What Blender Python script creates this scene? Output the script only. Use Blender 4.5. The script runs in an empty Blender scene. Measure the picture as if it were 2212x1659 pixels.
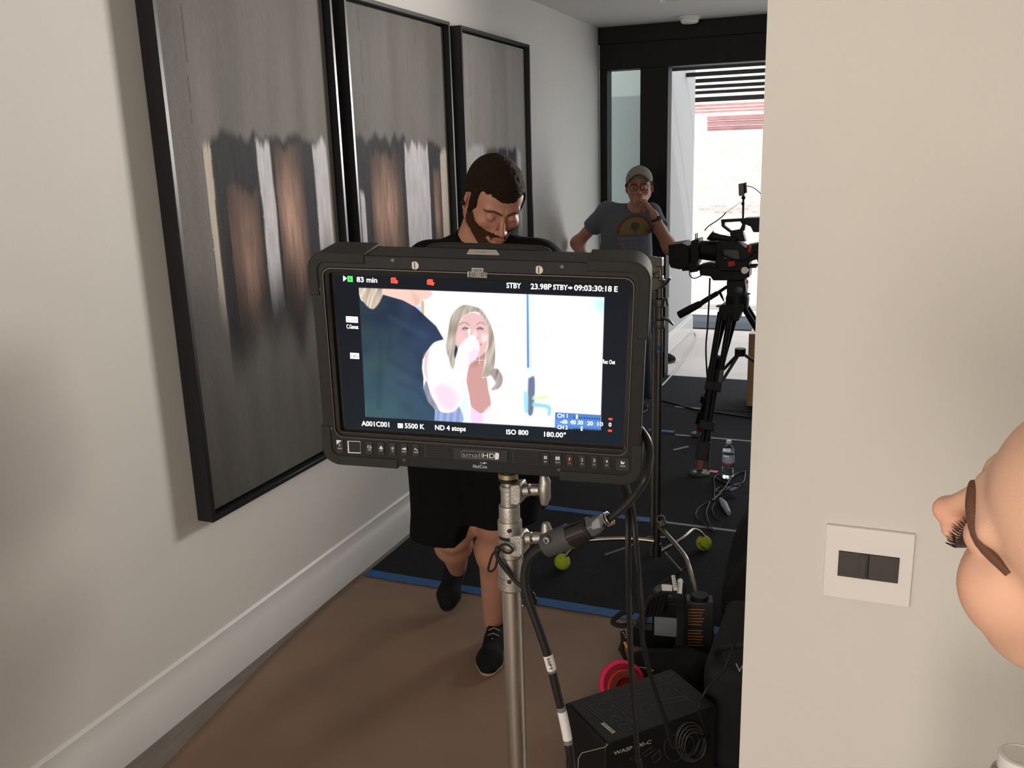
import bpy, math, random
import numpy as np
from mathutils import Matrix, Vector
SC = bpy.context.scene
COL = SC.collection
random.seed(3)

# ------------------------------------------------------------------ camera
CAM_P = np.array([1.936, 0.0, 1.68]); YAW, PIT, ROL, FPX = -0.38427, -0.246505, -0.029663, 1950.0
def _basis():
    f = np.array([math.sin(YAW)*math.cos(PIT), math.cos(YAW)*math.cos(PIT), math.sin(PIT)])
    r = np.cross(f, [0, 0, 1]); r /= np.linalg.norm(r); u = np.cross(r, f)
    c, s = math.cos(ROL), math.sin(ROL)
    return c*r+s*u, -s*r+c*u, f
CR, CU, CF = _basis()
cam_data = bpy.data.cameras.new('camera'); cam = bpy.data.objects.new('camera', cam_data); COL.objects.link(cam)
cam_data.sensor_width = 36.0; cam_data.lens = FPX/2212*36.0; cam_data.clip_start = 0.02
cam.matrix_world = Matrix(((CR[0], CU[0], -CF[0], CAM_P[0]), (CR[1], CU[1], -CF[1], CAM_P[1]), (CR[2], CU[2], -CF[2], CAM_P[2]), (0, 0, 0, 1)))
SC.camera = cam

# ------------------------------------------------------------------ world, daylight, exposure
world = bpy.data.worlds.new('sky'); SC.world = world; world.use_nodes = True
_bg = world.node_tree.nodes['Background']; _bg.inputs[0].default_value = (0.93, 0.965, 1.0, 1); _bg.inputs[1].default_value = 2.2
SC.view_settings.view_transform = 'Standard'; SC.view_settings.look = 'None'; SC.view_settings.gamma = 1.0
SC.view_settings.use_curve_mapping = False; SC.view_settings.exposure = 0.0
def area(name, loc, aim, sx, sy, power, color):
    l = bpy.data.lights.new(name, 'AREA'); l.shape = 'RECTANGLE'; l.size = sx; l.size_y = sy; l.energy = power; l.color = color
    o = bpy.data.objects.new(name, l); COL.objects.link(o); o.location = loc
    d = Vector(aim)-Vector(loc); o.rotation_euler = d.to_track_quat('-Z', 'Y').to_euler(); return o
# daylight coming in through the glazing of the room behind the photographer
area('daylight_back_window', (1.5, -3.38, 1.6), (1.8, 2.0, 1.35), 2.4, 1.7, 100.0, (1.0, 0.865, 0.74))
# daylight of the open doorway at the end of the corridor, right of the part seen
area('daylight_doorway', (2.65, 6.95, 1.35), (1.0, 2.0, 1.2), 1.7, 1.9, 17.0, (0.93, 0.95, 1.0))
# soft film lamp standing out of view near the doorway, turned down the corridor
sl = area('film_lamp', (2.5, 6.2, 2.0), (0.0, .7, 2.2), .6, .6, 27.0, (1.0, 0.93, 0.86)); sl.data.spread = math.radians(62)
sun = bpy.data.lights.new('sun', 'SUN'); sun.energy = 2.6; sun.angle = 0.01; sun.color = (1.0, 0.95, 0.87)
so = bpy.data.objects.new('sun', sun); COL.objects.link(so); so.rotation_euler = (math.radians(38), math.radians(16), 0)

# ------------------------------------------------------------------ pixel of the photograph -> point of the place
def ray(x, y): return CF + CR*(x-1106)/FPX - CU*(y-829.5)/FPX
def atY(x, y, Y): d = ray(x, y); return CAM_P + d*(Y/d[1])
def atX(x, y, X): d = ray(x, y); return CAM_P + d*((X-CAM_P[0])/d[0])
def atZ(x, y, z=0.0): d = ray(x, y); return CAM_P + d*((z-CAM_P[2])/d[2])
def nrm(v): v = np.array(v, float); return v/np.linalg.norm(v)
def V(*a): return np.array(a, float)

# ------------------------------------------------------------------ materials
MATS = {}
def mat(name, color=(0.5, 0.5, 0.5), rough=0.5, metal=0.0, spec=0.5, noise=0.0, nscale=20.0, bump=0.0, bscale=60.0, attr=None,
        emis=0.0, ecol=None, trans=0.0, ior=1.45, stretch=None, coat=0.0):
    if name in MATS: return MATS[name]
    m = bpy.data.materials.new(name); m.use_nodes = True; nt = m.node_tree; N = nt.nodes; L = nt.links
    b = N['Principled BSDF']
    b.inputs['Base Color'].default_value = (*color, 1); b.inputs['Roughness'].default_value = rough; b.inputs['Metallic'].default_value = metal
    b.inputs['Specular IOR Level'].default_value = spec; b.inputs['Transmission Weight'].default_value = trans; b.inputs['IOR'].default_value = ior
    b.inputs['Coat Weight'].default_value = coat
    tc = N.new('ShaderNodeTexCoord'); mp = N.new('ShaderNodeMapping'); L.new(tc.outputs['Object'], mp.inputs[0])
    if stretch: mp.inputs['Scale'].default_value = stretch
    src = None
    if attr:
        a = N.new('ShaderNodeAttribute'); a.attribute_name = attr; src = a.outputs['Color']
    if noise > 0:
        nz = N.new('ShaderNodeTexNoise'); nz.inputs['Scale'].default_value = nscale; nz.inputs['Detail'].default_value = 6
        L.new(mp.outputs[0], nz.inputs['Vector'])
        mr = N.new('ShaderNodeMapRange'); mr.inputs['From Min'].default_value = 0.3; mr.inputs['From Max'].default_value = 0.7
        mr.inputs['To Min'].default_value = 1-noise; mr.inputs['To Max'].default_value = 1+noise; L.new(nz.outputs['Fac'], mr.inputs['Value'])
        mx = N.new('ShaderNodeMix'); mx.data_type = 'RGBA'; mx.blend_type = 'MULTIPLY'; mx.inputs['Factor'].default_value = 1.0
        mx.inputs[6].default_value = (*color, 1)
        if src: L.new(src, mx.inputs[6])
        L.new(mr.outputs[0], mx.inputs[7]); src = mx.outputs[2]
    if src: L.new(src, b.inputs['Base Color'])
    if bump > 0:
        n2 = N.new('ShaderNodeTexNoise'); n2.inputs['Scale'].default_value = bscale; n2.inputs['Detail'].default_value = 4; L.new(mp.outputs[0], n2.inputs['Vector'])
        bp = N.new('ShaderNodeBump'); bp.inputs['Strength'].default_value = bump; bp.inputs['Distance'].default_value = 0.004
        L.new(n2.outputs['Fac'], bp.inputs['Height']); L.new(bp.outputs[0], b.inputs['Normal'])
    if emis > 0:
        b.inputs['Emission Strength'].default_value = emis
        if attr: L.new(a.outputs['Color'], b.inputs['Emission Color']); b.inputs['Base Color'].default_value = (0.01, 0.01, 0.01, 1); \
            [L.remove(l) for l in list(b.inputs['Base Color'].links)]
        else: b.inputs['Emission Color'].default_value = (*(ecol or color), 1)
    MATS[name] = m; return m

# ------------------------------------------------------------------ mesh builder
def rotm(ax, an):
    return np.array(Matrix.Rotation(an, 3, Vector(ax)))
class MB:
    def __init__(s, R=None, o=(0, 0, 0)):
        s.v = []; s.f = []; s.R = np.eye(3) if R is None else np.array(R, float); s.o = np.array(o, float); s.n = 0
    def add(s, vs, fs):
        vs = np.asarray(vs, float)@s.R.T + s.o
        s.v.append(vs); s.f += [[i+s.n for i in f] for f in fs]; s.n += len(vs); return s
    def box(s, c, d, R=None):
        q = np.array([[x, y, z] for x in (-.5, .5) for y in (-.5, .5) for z in (-.5, .5)])*np.array(d, float)
        if R is not None: q = q@np.array(R).T
        return s.add(q+np.array(c, float), [[0, 1, 3, 2], [4, 6, 7, 5], [0, 4, 5, 1], [2, 3, 7, 6], [0, 2, 6, 4], [1, 5, 7, 3]])
    def box2(s, a, b):
        a = np.array(a, float); b = np.array(b, float); return s.box((a+b)/2, np.abs(b-a))
    def hexa(s, p8):  # bottom 4 then top 4
        return s.add(p8, [[3, 2, 1, 0], [4, 5, 6, 7], [0, 1, 5, 4], [1, 2, 6, 5], [2, 3, 7, 6], [3, 0, 4, 7]])
    def prism(s, poly, ax, t):  # poly: 3D points, extruded along vector
        p = np.array(poly, float); n = len(p); t = np.array(ax, float)*t
        return s.add(np.vstack([p, p+t]), [list(range(n))[::-1], list(range(n, 2*n))]+[[i, (i+1) % n, n+(i+1) % n, n+i] for i in range(n)])
    def tube(s, pts, r, n=12, caps=True, flat=None):
        pts = [np.array(p, float) for p in pts]; m = len(pts); rr = r if hasattr(r, '__len__') else [r]*m
        T = [nrm(pts[min(i+1, m-1)]-pts[max(i-1, 0)]) for i in range(m)]
        u = nrm(np.cross(T[0], [0.3, 0.2, 1.0] if abs(T[0][2]) < .9 else [1, 0.1, 0])); vs = []
        for i in range(m):
            u = u-T[i]*(u@T[i]); u = nrm(u); w = np.cross(T[i], u)
            for k in range(n):
                a = 2*math.pi*k/n; vs.append(pts[i]+rr[i]*(math.cos(a)*u+math.sin(a)*w*(flat or 1)))
        fs = [[i*n+k, i*n+(k+1) % n, (i+1)*n+(k+1) % n, (i+1)*n+k] for i in range(m-1) for k in range(n)]
        if caps: fs += [list(range(n))[::-1], [(m-1)*n+k for k in range(n)]]
        return s.add(vs, fs)
    def cyl(s, a, b, r, r2=None, n=24): return s.tube([a, b], [r, r if r2 is None else r2], n)
    def lathe(s, prof, c=(0, 0, 0), n=32, ax=None):  # prof: (radius, height)
        ax = nrm(ax) if ax is not None else V(0, 0, 1); u = nrm(np.cross(ax, [1, 0.2, 0.1] if abs(ax[0]) < .9 else [0, 1, 0])); w = np.cross(ax, u)
        c = np.array(c, float); vs = []; m = len(prof)
        for r, h in prof:
            for k in range(n):
                a = 2*math.pi*k/n; vs.append(c+ax*h+max(r, 1e-5)*(math.cos(a)*u+math.sin(a)*w))
        fs = [[i*n+k, i*n+(k+1) % n, (i+1)*n+(k+1) % n, (i+1)*n+k] for i in range(m-1) for k in range(n)]
        fs += [list(range(n))[::-1], [(m-1)*n+k for k in range(n)]]
        return s.add(vs, fs)
    def ball(s, c, r, n=20, m=12):
        r = np.array(r if hasattr(r, '__len__') else [r]*3, float); vs = []
        for i in range(m+1):
            t = math.pi*i/m
            for k in range(n):
                a = 2*math.pi*k/n; vs.append(np.array(c)+r*V(math.sin(t)*math.cos(a), math.sin(t)*math.sin(a), math.cos(t)))
        return s.add(vs, [[i*n+k, (i+1)*n+k, (i+1)*n+(k+1) % n, i*n+(k+1) % n] for i in range(m) for k in range(n)])
    def torus(s, c, ax, R, r, n=32, m=10):
        ax = nrm(ax); u = nrm(np.cross(ax, [1, 0.2, 0.1] if abs(ax[0]) < .9 else [0, 1, 0])); w = np.cross(ax, u); vs = []
        for i in range(n):
            a = 2*math.pi*i/n; d = math.cos(a)*u+math.sin(a)*w
            for k in range(m):
                b = 2*math.pi*k/m; vs.append(np.array(c)+d*(R+r*math.cos(b))+ax*r*math.sin(b))
        return s.add(vs, [[i*m+k, i*m+(k+1) % m, ((i+1) % n)*m+(k+1) % m, ((i+1) % n)*m+k] for i in range(n) for k in range(m)])
    def build(s, name, m, parent=None, bevel=0.0, smooth=True, ang=38, seg=2, colors=None):
        me = bpy.data.meshes.new(name); me.from_pydata(np.vstack(s.v).tolist(), [], s.f); me.materials.append(m)
        if smooth: me.shade_smooth(); me.set_sharp_from_angle(angle=math.radians(ang))
        if colors is not None:
            a = me.color_attributes.new('Col', 'FLOAT_COLOR', 'POINT'); a.data.foreach_set('color', np.hstack([colors, np.ones((len(colors), 1))]).astype(np.float32).ravel())
        o = bpy.data.objects.new(name, me); COL.objects.link(o); adopt(o, parent)
        if bevel:
            b = o.modifiers.new('bevel', 'BEVEL'); b.width = bevel; b.segments = seg; b.limit_method = 'ANGLE'; b.angle_limit = math.radians(40)
        return o
WL = {}
def adopt(o, parent):
    if parent is not None:
        o.parent = parent; o.matrix_parent_inverse = Matrix.Translation(-Vector(WL.get(parent.name, (0, 0, 0))))
    WL[o.name] = (0, 0, 0)

def thing(name, label, cat, loc=(0, 0, 0), group=None):
    o = bpy.data.objects.new(name, None); COL.objects.link(o); o.location = loc; o.empty_display_size = .05
    WL[o.name] = tuple(loc); o['label'] = label; o['category'] = cat
    if group: o['group'] = group
    return o
def tag(o, label, cat, group=None, kind=None):
    o['label'] = label; o['category'] = cat
    if group: o['group'] = group
    if kind: o['kind'] = kind
    return o
def struct(o, label=None): o['kind'] = 'structure'; return o
def copy_tree(o, loc, label):
    c = o.copy(); COL.objects.link(c); c.location = loc; c['label'] = label
    for ch in list(o.children):
        d = ch.copy(); COL.objects.link(d); d.parent = c; d.matrix_parent_inverse = ch.matrix_parent_inverse
        for g in list(ch.children):
            e = g.copy(); COL.objects.link(e); e.parent = d; e.matrix_parent_inverse = g.matrix_parent_inverse
    return c
def smooth_path(pts, k=6):
    p = [np.array(q, float) for q in pts]; p = [2*p[0]-p[1]]+p+[2*p[-1]-p[-2]]; out = []
    for i in range(1, len(p)-2):
        for j in range(k):
            t = j/k; out.append(.5*((2*p[i])+(-p[i-1]+p[i+1])*t+(2*p[i-1]-5*p[i]+4*p[i+1]-p[i+2])*t*t+(-p[i-1]+3*p[i]-3*p[i+1]+p[i+2])*t**3))
    out.append(p[-2]); return out

# text as flat mesh data: unit cap height, origin at the left of the baseline
_FC = {}
def text_data(txt, bold=0.0):
    if (txt, bold) in _FC: return _FC[(txt, bold)]
    cu = bpy.data.curves.new('t', 'FONT'); cu.body = txt; cu.size = 1.0; cu.resolution_u = 3; cu.offset = bold
    o = bpy.data.objects.new('t', cu); COL.objects.link(o); bpy.context.view_layer.update()
    me = bpy.data.meshes.new_from_object(o.evaluated_get(bpy.context.evaluated_depsgraph_get()))
    vs = np.array([v.co[:] for v in me.vertices]); fs = [list(p.vertices) for p in me.polygons]
    bpy.data.objects.remove(o); bpy.data.curves.remove(cu); bpy.data.meshes.remove(me)
    vs[:, 0] -= vs[:, 0].min(); _FC[(txt, bold)] = (vs, fs); return vs, fs

# ------------------------------------------------------------------ distance-field modelling (bodies, heads, clothes)
def cap(P, a, b, ra, rb=None):
    rb = ra if rb is None else rb; a = np.array(a, float); b = np.array(b, float); ab = b-a
    t = np.clip(((P-a)@ab)/(ab@ab+1e-12), 0, 1); q = P-a-t[:, None]*ab
    return np.sqrt((q*q).sum(1))-(ra+(rb-ra)*t)
def ell(P, c, r, R=None):
    q = P-np.array(c, float)
    if R is not None: q = q@R
    r = np.array(r, float); k0 = np.sqrt(((q/r)**2).sum(1)); k1 = np.sqrt(((q/(r*r))**2).sum(1))
    return k0*(k0-1)/np.maximum(k1, 1e-9)
def smin(a, b, k): h = np.clip(.5+.5*(b-a)/k, 0, 1); return b*(1-h)+a*h-k*h*(1-h)
def smax(a, b, k): return -smin(-a, -b, k)
def union(ds, k):
    d = ds[0]
    for e in ds[1:]: d = smin(d, e, k)
    return d
def nets(f, lo, hi, h, B=8):
    lo = np.array(lo, float); nb = np.ceil((np.array(hi, float)-lo)/(h*B)).astype(int); n = nb*B+1
    ci = np.stack(np.meshgrid(*[np.arange(k) for k in nb], indexing='ij'), -1).reshape(-1, 3)
    cd = f(lo+(ci+.5)*h*B)
    vals = np.repeat(np.repeat(np.repeat(cd.reshape(nb), B, 0), B, 1), B, 2)
    vals = np.pad(vals, ((0, 1),)*3, mode='edge').astype(np.float32)
    act = ci[np.abs(cd) < h*B*1.25+.004]
    g = np.stack(np.meshgrid(*[np.arange(B+1)]*3, indexing='ij'), -1).reshape(-1, 3)
    for s in range(0, len(act), 400):
        idx = (act[s:s+400, None, :]*B+g[None]).reshape(-1, 3)
        vals[idx[:, 0], idx[:, 1], idx[:, 2]] = f(lo+idx*h)
    sg = vals < 0
    c8 = [(i, j, k) for i in (0, 1) for j in (0, 1) for k in (0, 1)]
    m = n-1
    cnt = sum(sg[i:i+m[0], j:j+m[1], k:k+m[2]].astype(np.int8) for i, j, k in c8)
    cells = np.argwhere((cnt > 0) & (cnt < 8)); ids = -np.ones(m, int); ids[cells[:, 0], cells[:, 1], cells[:, 2]] = np.arange(len(cells))
    cv = np.stack([vals[cells[:, 0]+i, cells[:, 1]+j, cells[:, 2]+k] for i, j, k in c8], 1)
    acc = np.zeros((len(cells), 3)); w = np.zeros(len(cells))
    for a in range(8):
        for b in range(a+1, 8):
            A, Bc = np.array(c8[a]), np.array(c8[b])
            if np.abs(A-Bc).sum() != 1: continue
            x = (cv[:, a] < 0) != (cv[:, b] < 0); t = np.where(x, cv[:, a]/np.where(x, cv[:, a]-cv[:, b], 1), 0)
            acc += np.where(x[:, None], A+(Bc-A)*t[:, None], 0); w += x
    vs = lo+(cells+acc/w[:, None])*h
    F = []
    for ax in range(3):
        o1, o2 = [k for k in range(3) if k != ax]
        d = [0, 0, 0]; d[ax] = 1
        s0 = sg[:n[0]-d[0], :n[1]-d[1], :n[2]-d[2]]; s1 = sg[d[0]:, d[1]:, d[2]:]
        e = np.argwhere(s0 != s1); e = e[(e[:, o1] > 0) & (e[:, o2] > 0) & (e[:, o1] < m[o1]) & (e[:, o2] < m[o2])]
        q = []
        for da, db in ((-1, -1), (0, -1), (0, 0), (-1, 0)):
            c = e.copy(); c[:, o1] += da; c[:, o2] += db; q.append(ids[c[:, 0], c[:, 1], c[:, 2]])
        q = np.stack(q, 1); fl = s0[e[:, 0], e[:, 1], e[:, 2]]
        if ax == 1: fl = ~fl
        q[~fl] = q[~fl][:, ::-1]; F.append(q[(q >= 0).all(1)])
    return vs, np.vstack(F)
def mesh_obj(name, vs, fs, m, parent=None, colors=None, smooth=True):
    me = bpy.data.meshes.new(name); me.from_pydata(vs.tolist(), [], fs.tolist()); me.materials.append(m)
    if smooth: me.shade_smooth()
    if colors is not None:
        a = me.color_attributes.new('Col', 'FLOAT_COLOR', 'POINT'); a.data.foreach_set('color', np.hstack([colors, np.ones((len(vs), 1))]).astype(np.float32).ravel())
    o = bpy.data.objects.new(name, me); COL.objects.link(o); adopt(o, parent); return o
def vnoise(P, s, seed=0):  # smooth value noise, 0..1
    q = P*s+seed*17.3; i = np.floor(q).astype(np.int64); t = q-i; t = t*t*(3-2*t)
    def hsh(a): x = (a[:, 0]*73856093) ^ (a[:, 1]*19349663) ^ (a[:, 2]*83492791); x = (x*1103515245+12345) & 0x7fffffff; return ((x >> 8) % 4096)/4096.0
    r = 0
    for dx in (0, 1):
        for dy in (0, 1):
            for dz in (0, 1):
                w = (t[:, 0] if dx else 1-t[:, 0])*(t[:, 1] if dy else 1-t[:, 1])*(t[:, 2] if dz else 1-t[:, 2]); r = r+w*hsh(i+np.array([dx, dy, dz]))
    return r
# ================================================================== THE SETTING
M_WALL = mat('white_plaster', (0.66, 0.64, 0.60), .7, bump=.08, bscale=220, noise=.015, nscale=3)
M_WALLR = mat('cream_plaster', (0.68, 0.655, 0.60), .7, bump=.10, bscale=260, noise=.015, nscale=3)
M_TRIM = mat('white_satin_paint', (0.68, 0.67, 0.65), .28)
M_CEIL = mat('ceiling_paint', (0.62, 0.61, 0.59), .8, bump=.05, bscale=200)
M_BLKWOOD = mat('black_painted_wood', (0.006, 0.0062, 0.0065), .5, spec=.2, noise=.2, nscale=12)
M_FLOOR = mat('grey_brown_boards', (0.17, 0.145, 0.125), .45, noise=.22, nscale=6, stretch=(8, 1, 8), bump=.1, bscale=40)
M_PATIO = mat('pale_concrete', (0.52, 0.48, 0.45), .6, noise=.06, nscale=5)
CEIL = 2.555
WY = 1.396          # plane of the nearer wall on the right
def wbox(name, a, b, m, bevel=0): return struct(MB().box2(a, b).build(name, m, bevel=bevel))
wbox('floor', (-.2, -3.6, -.1), (5.4, 6.74, 0), M_FLOOR)
wbox('ceiling', (-.2, -3.6, CEIL), (5.4, 6.9, CEIL+.12), M_CEIL)
wbox('wall_left', (-.15, -3.6, 0), (0, 6.66, CEIL), M_WALL)
wbox('wall_right', (1.775, WY, 0), (5.2, WY+.14, CEIL), M_WALLR)
wbox('wall_east', (5.2, -3.6, 0), (5.35, 6.9, CEIL), M_WALL)
w = MB(); w.box2((0, -3.55, 0), (.2, -3.4, CEIL)); w.box2((2.8, -3.55, 0), (5.2, -3.4, CEIL)); w.box2((.2, -3.55, 0), (2.8, -3.4, .65)); w.box2((.2, -3.55, 2.5), (2.8, -3.4, CEIL))
struct(w.build('wall_back', M_WALL))
# baseboard with its square upper step
b = MB(); b.prism([(0, -3.4, 0), (.016, -3.4, 0), (.016, -3.4, .128), (.010, -3.4, .136), (.010, -3.4, .182), (.003, -3.4, .190), (0, -3.4, .190)], (0, 1, 0), 10.05)
struct(b.build('baseboard_left', M_TRIM))
# black timber frame at the end of the corridor
YF = 6.66
fr = thing('door_1', 'black timber door frame with side pane at the end of the corridor', 'door frame', (.5, YF, 0)); fr['kind'] = 'structure'
MB().box2((-.05, YF-.035, 2.44), (5.2, YF+.02, CEIL)).build('crown_board', M_BLKWOOD, fr, bevel=.003)
MB().box2((.004, YF-.015, 2.265), (5.2, YF+.13, 2.445)).build('header', M_BLKWOOD, fr, bevel=.003)
MB().box2((.302, YF, 0), (.503, YF+.13, 2.27)).build('post', M_BLKWOOD, fr, bevel=.003)
MB().box2((.0, YF, 0), (.055, YF+.13, 2.27)).build('jamb', M_BLKWOOD, fr, bevel=.003)
MB().box2((.055, YF+.01, 0), (.302, YF+.12, .05)).build('sill', M_BLKWOOD, fr)
MB().box2((3.6, YF, 0), (5.2, YF+.13, 2.27)).build('side_panel', M_BLKWOOD, fr)
g = MB().box2((.05, YF+.05, .05), (.307, YF+.058, 2.27)).build('side_pane', mat('tinted_glass', (0.62, 0.72, 0.68), .02, trans=1.0, ior=1.1), fr)
# outside: white side wall, ceiling beams, patio
w = MB(); w.box2((-1.4, 7.35, 0), (.335, 8.62, 2.62)); struct(w.build('wall_patio', mat('grey_white_render', (.37, .37, .37), .7, bump=.08, bscale=200), bevel=.02))
w = MB(); w.box2((-1.4, 7.335, 0), (.35, 8.635, .14)); w.box2((-1.4, 7.342, .14), (.343, 8.628, .165)); struct(w.build('baseboard_patio', M_TRIM, bevel=.003))
wbox('floor_patio', (-3, 6.74, -.1), (6, 19, -.002), M_PATIO)
pg = thing('patio_roof', 'white patio roof with black beams running across it', 'patio roof', (1.2, 7.9, 2.3)); pg['kind'] = 'structure'
for x in (-1.45, 2.9): MB().box2((x, 6.8, 2.334), (x+.12, 9.3, 2.45)).build('side_rail', M_BLKWOOD, pg)
for yp in (141.0, 156.3, 170.5, 184.0, 196.0):
    Y = atZ(1653, yp, 2.30)[1]; MB().box2((-1.4 if Y > 8.6 or Y < 7.3 else .34, Y, 2.30), (3.2, Y+.03, 2.334)).build('beam', M_BLKWOOD, pg)
Y = atZ(1653, 213.4, 2.27)[1]; MB().box2((-1.4, Y, 2.27), (3.2, Y+.05, 2.325)).build('beam', M_BLKWOOD, pg)
# brick house and red slatted canopy across the yard
M_BRICK = bpy.data.materials.new('brickwork'); M_BRICK.use_nodes = True
_n = M_BRICK.node_tree.nodes; _l = M_BRICK.node_tree.links; _b = _n.new('ShaderNodeTexBrick'); _b.inputs['Scale'].default_value = 5.2
_b.inputs['Color1'].default_value = (.60, .48, .42, 1); _b.inputs['Color2'].default_value = (.76, .72, .68, 1); _b.inputs['Mortar'].default_value = (.74, .71, .68, 1); _b.inputs['Mortar Size'].default_value = .03
_t = _n.new('ShaderNodeTexCoord'); _m = _n.new('ShaderNodeMapping'); _m.inputs['Rotation'].default_value = (math.radians(90), 0, 0); _l.new(_t.outputs['Object'], _m.inputs[0]); _l.new(_m.outputs[0], _b.inputs['Vector'])
_l.new(_b.outputs['Color'], _n['Principled BSDF'].inputs['Base Color']); _n['Principled BSDF'].inputs['Roughness'].default_value = .9
o = MB().box2((-5, 14.5, -.1), (4, 14.9, 3.2)).build('brick_wall', M_BRICK); tag(o, 'sunlit pale brick garden wall beyond the patio doorway', 'wall', kind='structure')
cn = thing('canopy', 'dusty red slatted canopy beyond the patio roof', 'canopy', (0.3, 12, 2.2))
M_RED = mat('red_stained_wood', (.46, .24, .24), .6, noise=.15, nscale=6)
for i, yp in enumerate((224, 231, 238, 246)):
    p = atZ(1650, yp, 2.2); MB().box2((-3, p[1], 2.2), (2.2, p[1]+.10, 2.225)).build('slat', M_RED, cn)
x0 = atY(1528, 270, 12.6)[0]; z1 = atY(1590, 248, 12.6)[2]; z0 = atY(1590, 281.5, 12.6)[2]
for k in range(3): MB().box2((x0, 12.6-.02*k, z0+(z1-z0)*k/3+.006), (3, 12.75, z0+(z1-z0)*(k+1)/3-.006)).build('fascia_board', M_RED, cn)
for x in (1.9, 2.9): MB().box2((x, 12.7, 0), (x+.12, 12.82, z0)).build('post', M_RED, cn)
# dark grey mat across the patio, kerb
o = MB().box2((-.2, 8.72, 0), (3, 9.45, .012)).build('door_mat', mat('blue_grey_mat', (.055, .065, .08), .95, bump=.5, bscale=150)); tag(o, 'blue grey rough mat lying on the patio beyond the doorway', 'mat')
o = MB().box2((-2, 9.9, 0), (4, 10.1, .05)).build('kerb', mat('kerb_stone', (.5, .5, .5), .8)); tag(o, 'low pale stone kerb at the far side of the patio', 'kerb', kind='structure')

# ceiling fittings
sd = atZ(1490, 35, CEIL); t = thing('smoke_detector', 'round white smoke detector on the ceiling before the black beam', 'smoke detector', (sd[0], sd[1], CEIL))
M_PLAST = mat('white_plastic', (.74, .73, .70), .4)
MB().lathe([(.0, -.001), (.072, -.001), (.072, -.012), (.066, -.016)], (sd[0], sd[1], CEIL)).build('base_plate', M_PLAST, t)
MB().lathe([(.058, -.015), (.060, -.034), (.050, -.044), (.0, -.046)], (sd[0], sd[1], CEIL)).build('cover', M_PLAST, t)
sd = atZ(1447, -3, CEIL); t = thing('downlight', 'round recessed ceiling light cut by the top edge of the photo', 'ceiling light', (sd[0], sd[1], CEIL))
MB().torus((sd[0], sd[1], CEIL-.002), (0, 0, 1), .062, .009).build('trim_ring', M_PLAST, t)
MB().lathe([(0, -.001), (.056, -.001), (.056, -.004), (0, -.004)], (sd[0], sd[1], CEIL)).build('lens', mat('frosted_lens', (.6, .6, .58), .3), t)

# light switch on the right wall
def wr(px, py, y=WY): p = atY(px, py, y); return p
a, b2, c, d = wr(1785.4, 1130.6), wr(1977, 1150), wr(1964.4, 1306.8), wr(1777.7, 1283)
x0, x1, z0, z1 = (a[0]+d[0])/2, (b2[0]+c[0])/2, (c[2]+d[2])/2, (a[2]+b2[2])/2
t = thing('light_switch', 'square white wall plate with two dark switches beside the woman', 'light switch', ((x0+x1)/2, WY, z0))
pl = MB(); pl.box2((x0, WY-.0085, z0), (x1, WY-.0005, z1)); pl.build('wall_plate', mat('plate_white', (.80, .76, .72), .35), t, bevel=.0012)
W_, H_ = x1-x0, z1-z0; M_SW = mat('dark_taupe_plastic', (.055, .045, .04), .42); M_SWF = mat('gap_black', (.01, .01, .01), .7)
sx0, sx1, sz0, sz1 = x0+.165*W_, x0+.845*W_, z0+.325*H_, z0+.665*H_
MB().box2((sx0-.0006, WY-.0092, sz0-.0006), (sx1+.0006, WY-.002, sz1+.0006)).build('opening', M_SWF, t)
mx = (sx0+sx1)/2
MB().box2((sx0, WY-.0118, sz0), (mx-.0008, WY-.004, sz1)).build('dimmer_paddle', M_SW, t, bevel=.0006)
MB().box2((mx-.0125, WY-.0145, sz0+.0012), (mx-.0035, WY-.006, sz1-.0012)).build('dimmer_slider', M_SW, t, bevel=.0005)
MB().box2((mx+.0008, WY-.0118, sz0), (sx1, WY-.004, sz1)).build('rocker', M_SW, t, bevel=.0006)

# ================================================================== FLOOR COVERINGS
def sheet(name, poly, z, th, m, amp=0.0): 
    b = MB(); b.prism([(x, y, z) for x, y in poly], (0, 0, 1), th); return b.build(name, m)
M_KRAFT = mat('kraft_paper', (.215, .140, .095), .62, noise=.10, nscale=3.5, bump=.35, bscale=5)
# rippled paper: grid between a slanting left edge and the wall end on the right
def paper():
    nx, ny = 60, 90; vs = []
    edge = [(-1.2, .20), (.3, .17), (1.707, .123), (2.3, .05), (2.72, .022), (3.0, .020), (3.075, .05)]
    for j in range(ny+1):
        y = -1.2+(3.075+1.2)*j/ny; x0 = np.interp(y, [e[0] for e in edge], [e[1] for e in edge])
        for i in range(nx+1):
            x = x0+(2.6-x0)*i/nx; vs.append((x, y+.012*math.sin(x*9) if j == ny else y, 0))
    vs = np.array(vs); P = vs.copy(); P[:, 1] *= .35
    vs[:, 2] = .0015+.004*vnoise(P, 3.0, 1)+.0015*vnoise(P, 11, 2)
    near = np.array([j*(nx+1)+i for j in range(ny+1) for i in range(nx+1) if j in (0, ny) or i in (0, nx)]); vs[near, 2] = .001
    f = [[j*(nx+1)+i, j*(nx+1)+i+1, (j+1)*(nx+1)+i+1, (j+1)*(nx+1)+i] for j in range(ny) for i in range(nx)]
    return MB().add(vs, f).build('floor_paper', M_KRAFT)
o = paper(); tag(o, 'brown kraft paper sheet covering the floor in front of the dark mats', 'floor paper')
_sol = o.modifiers.new('thick', 'SOLIDIFY'); _sol.thickness = .0008; _sol.offset = -1
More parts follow.
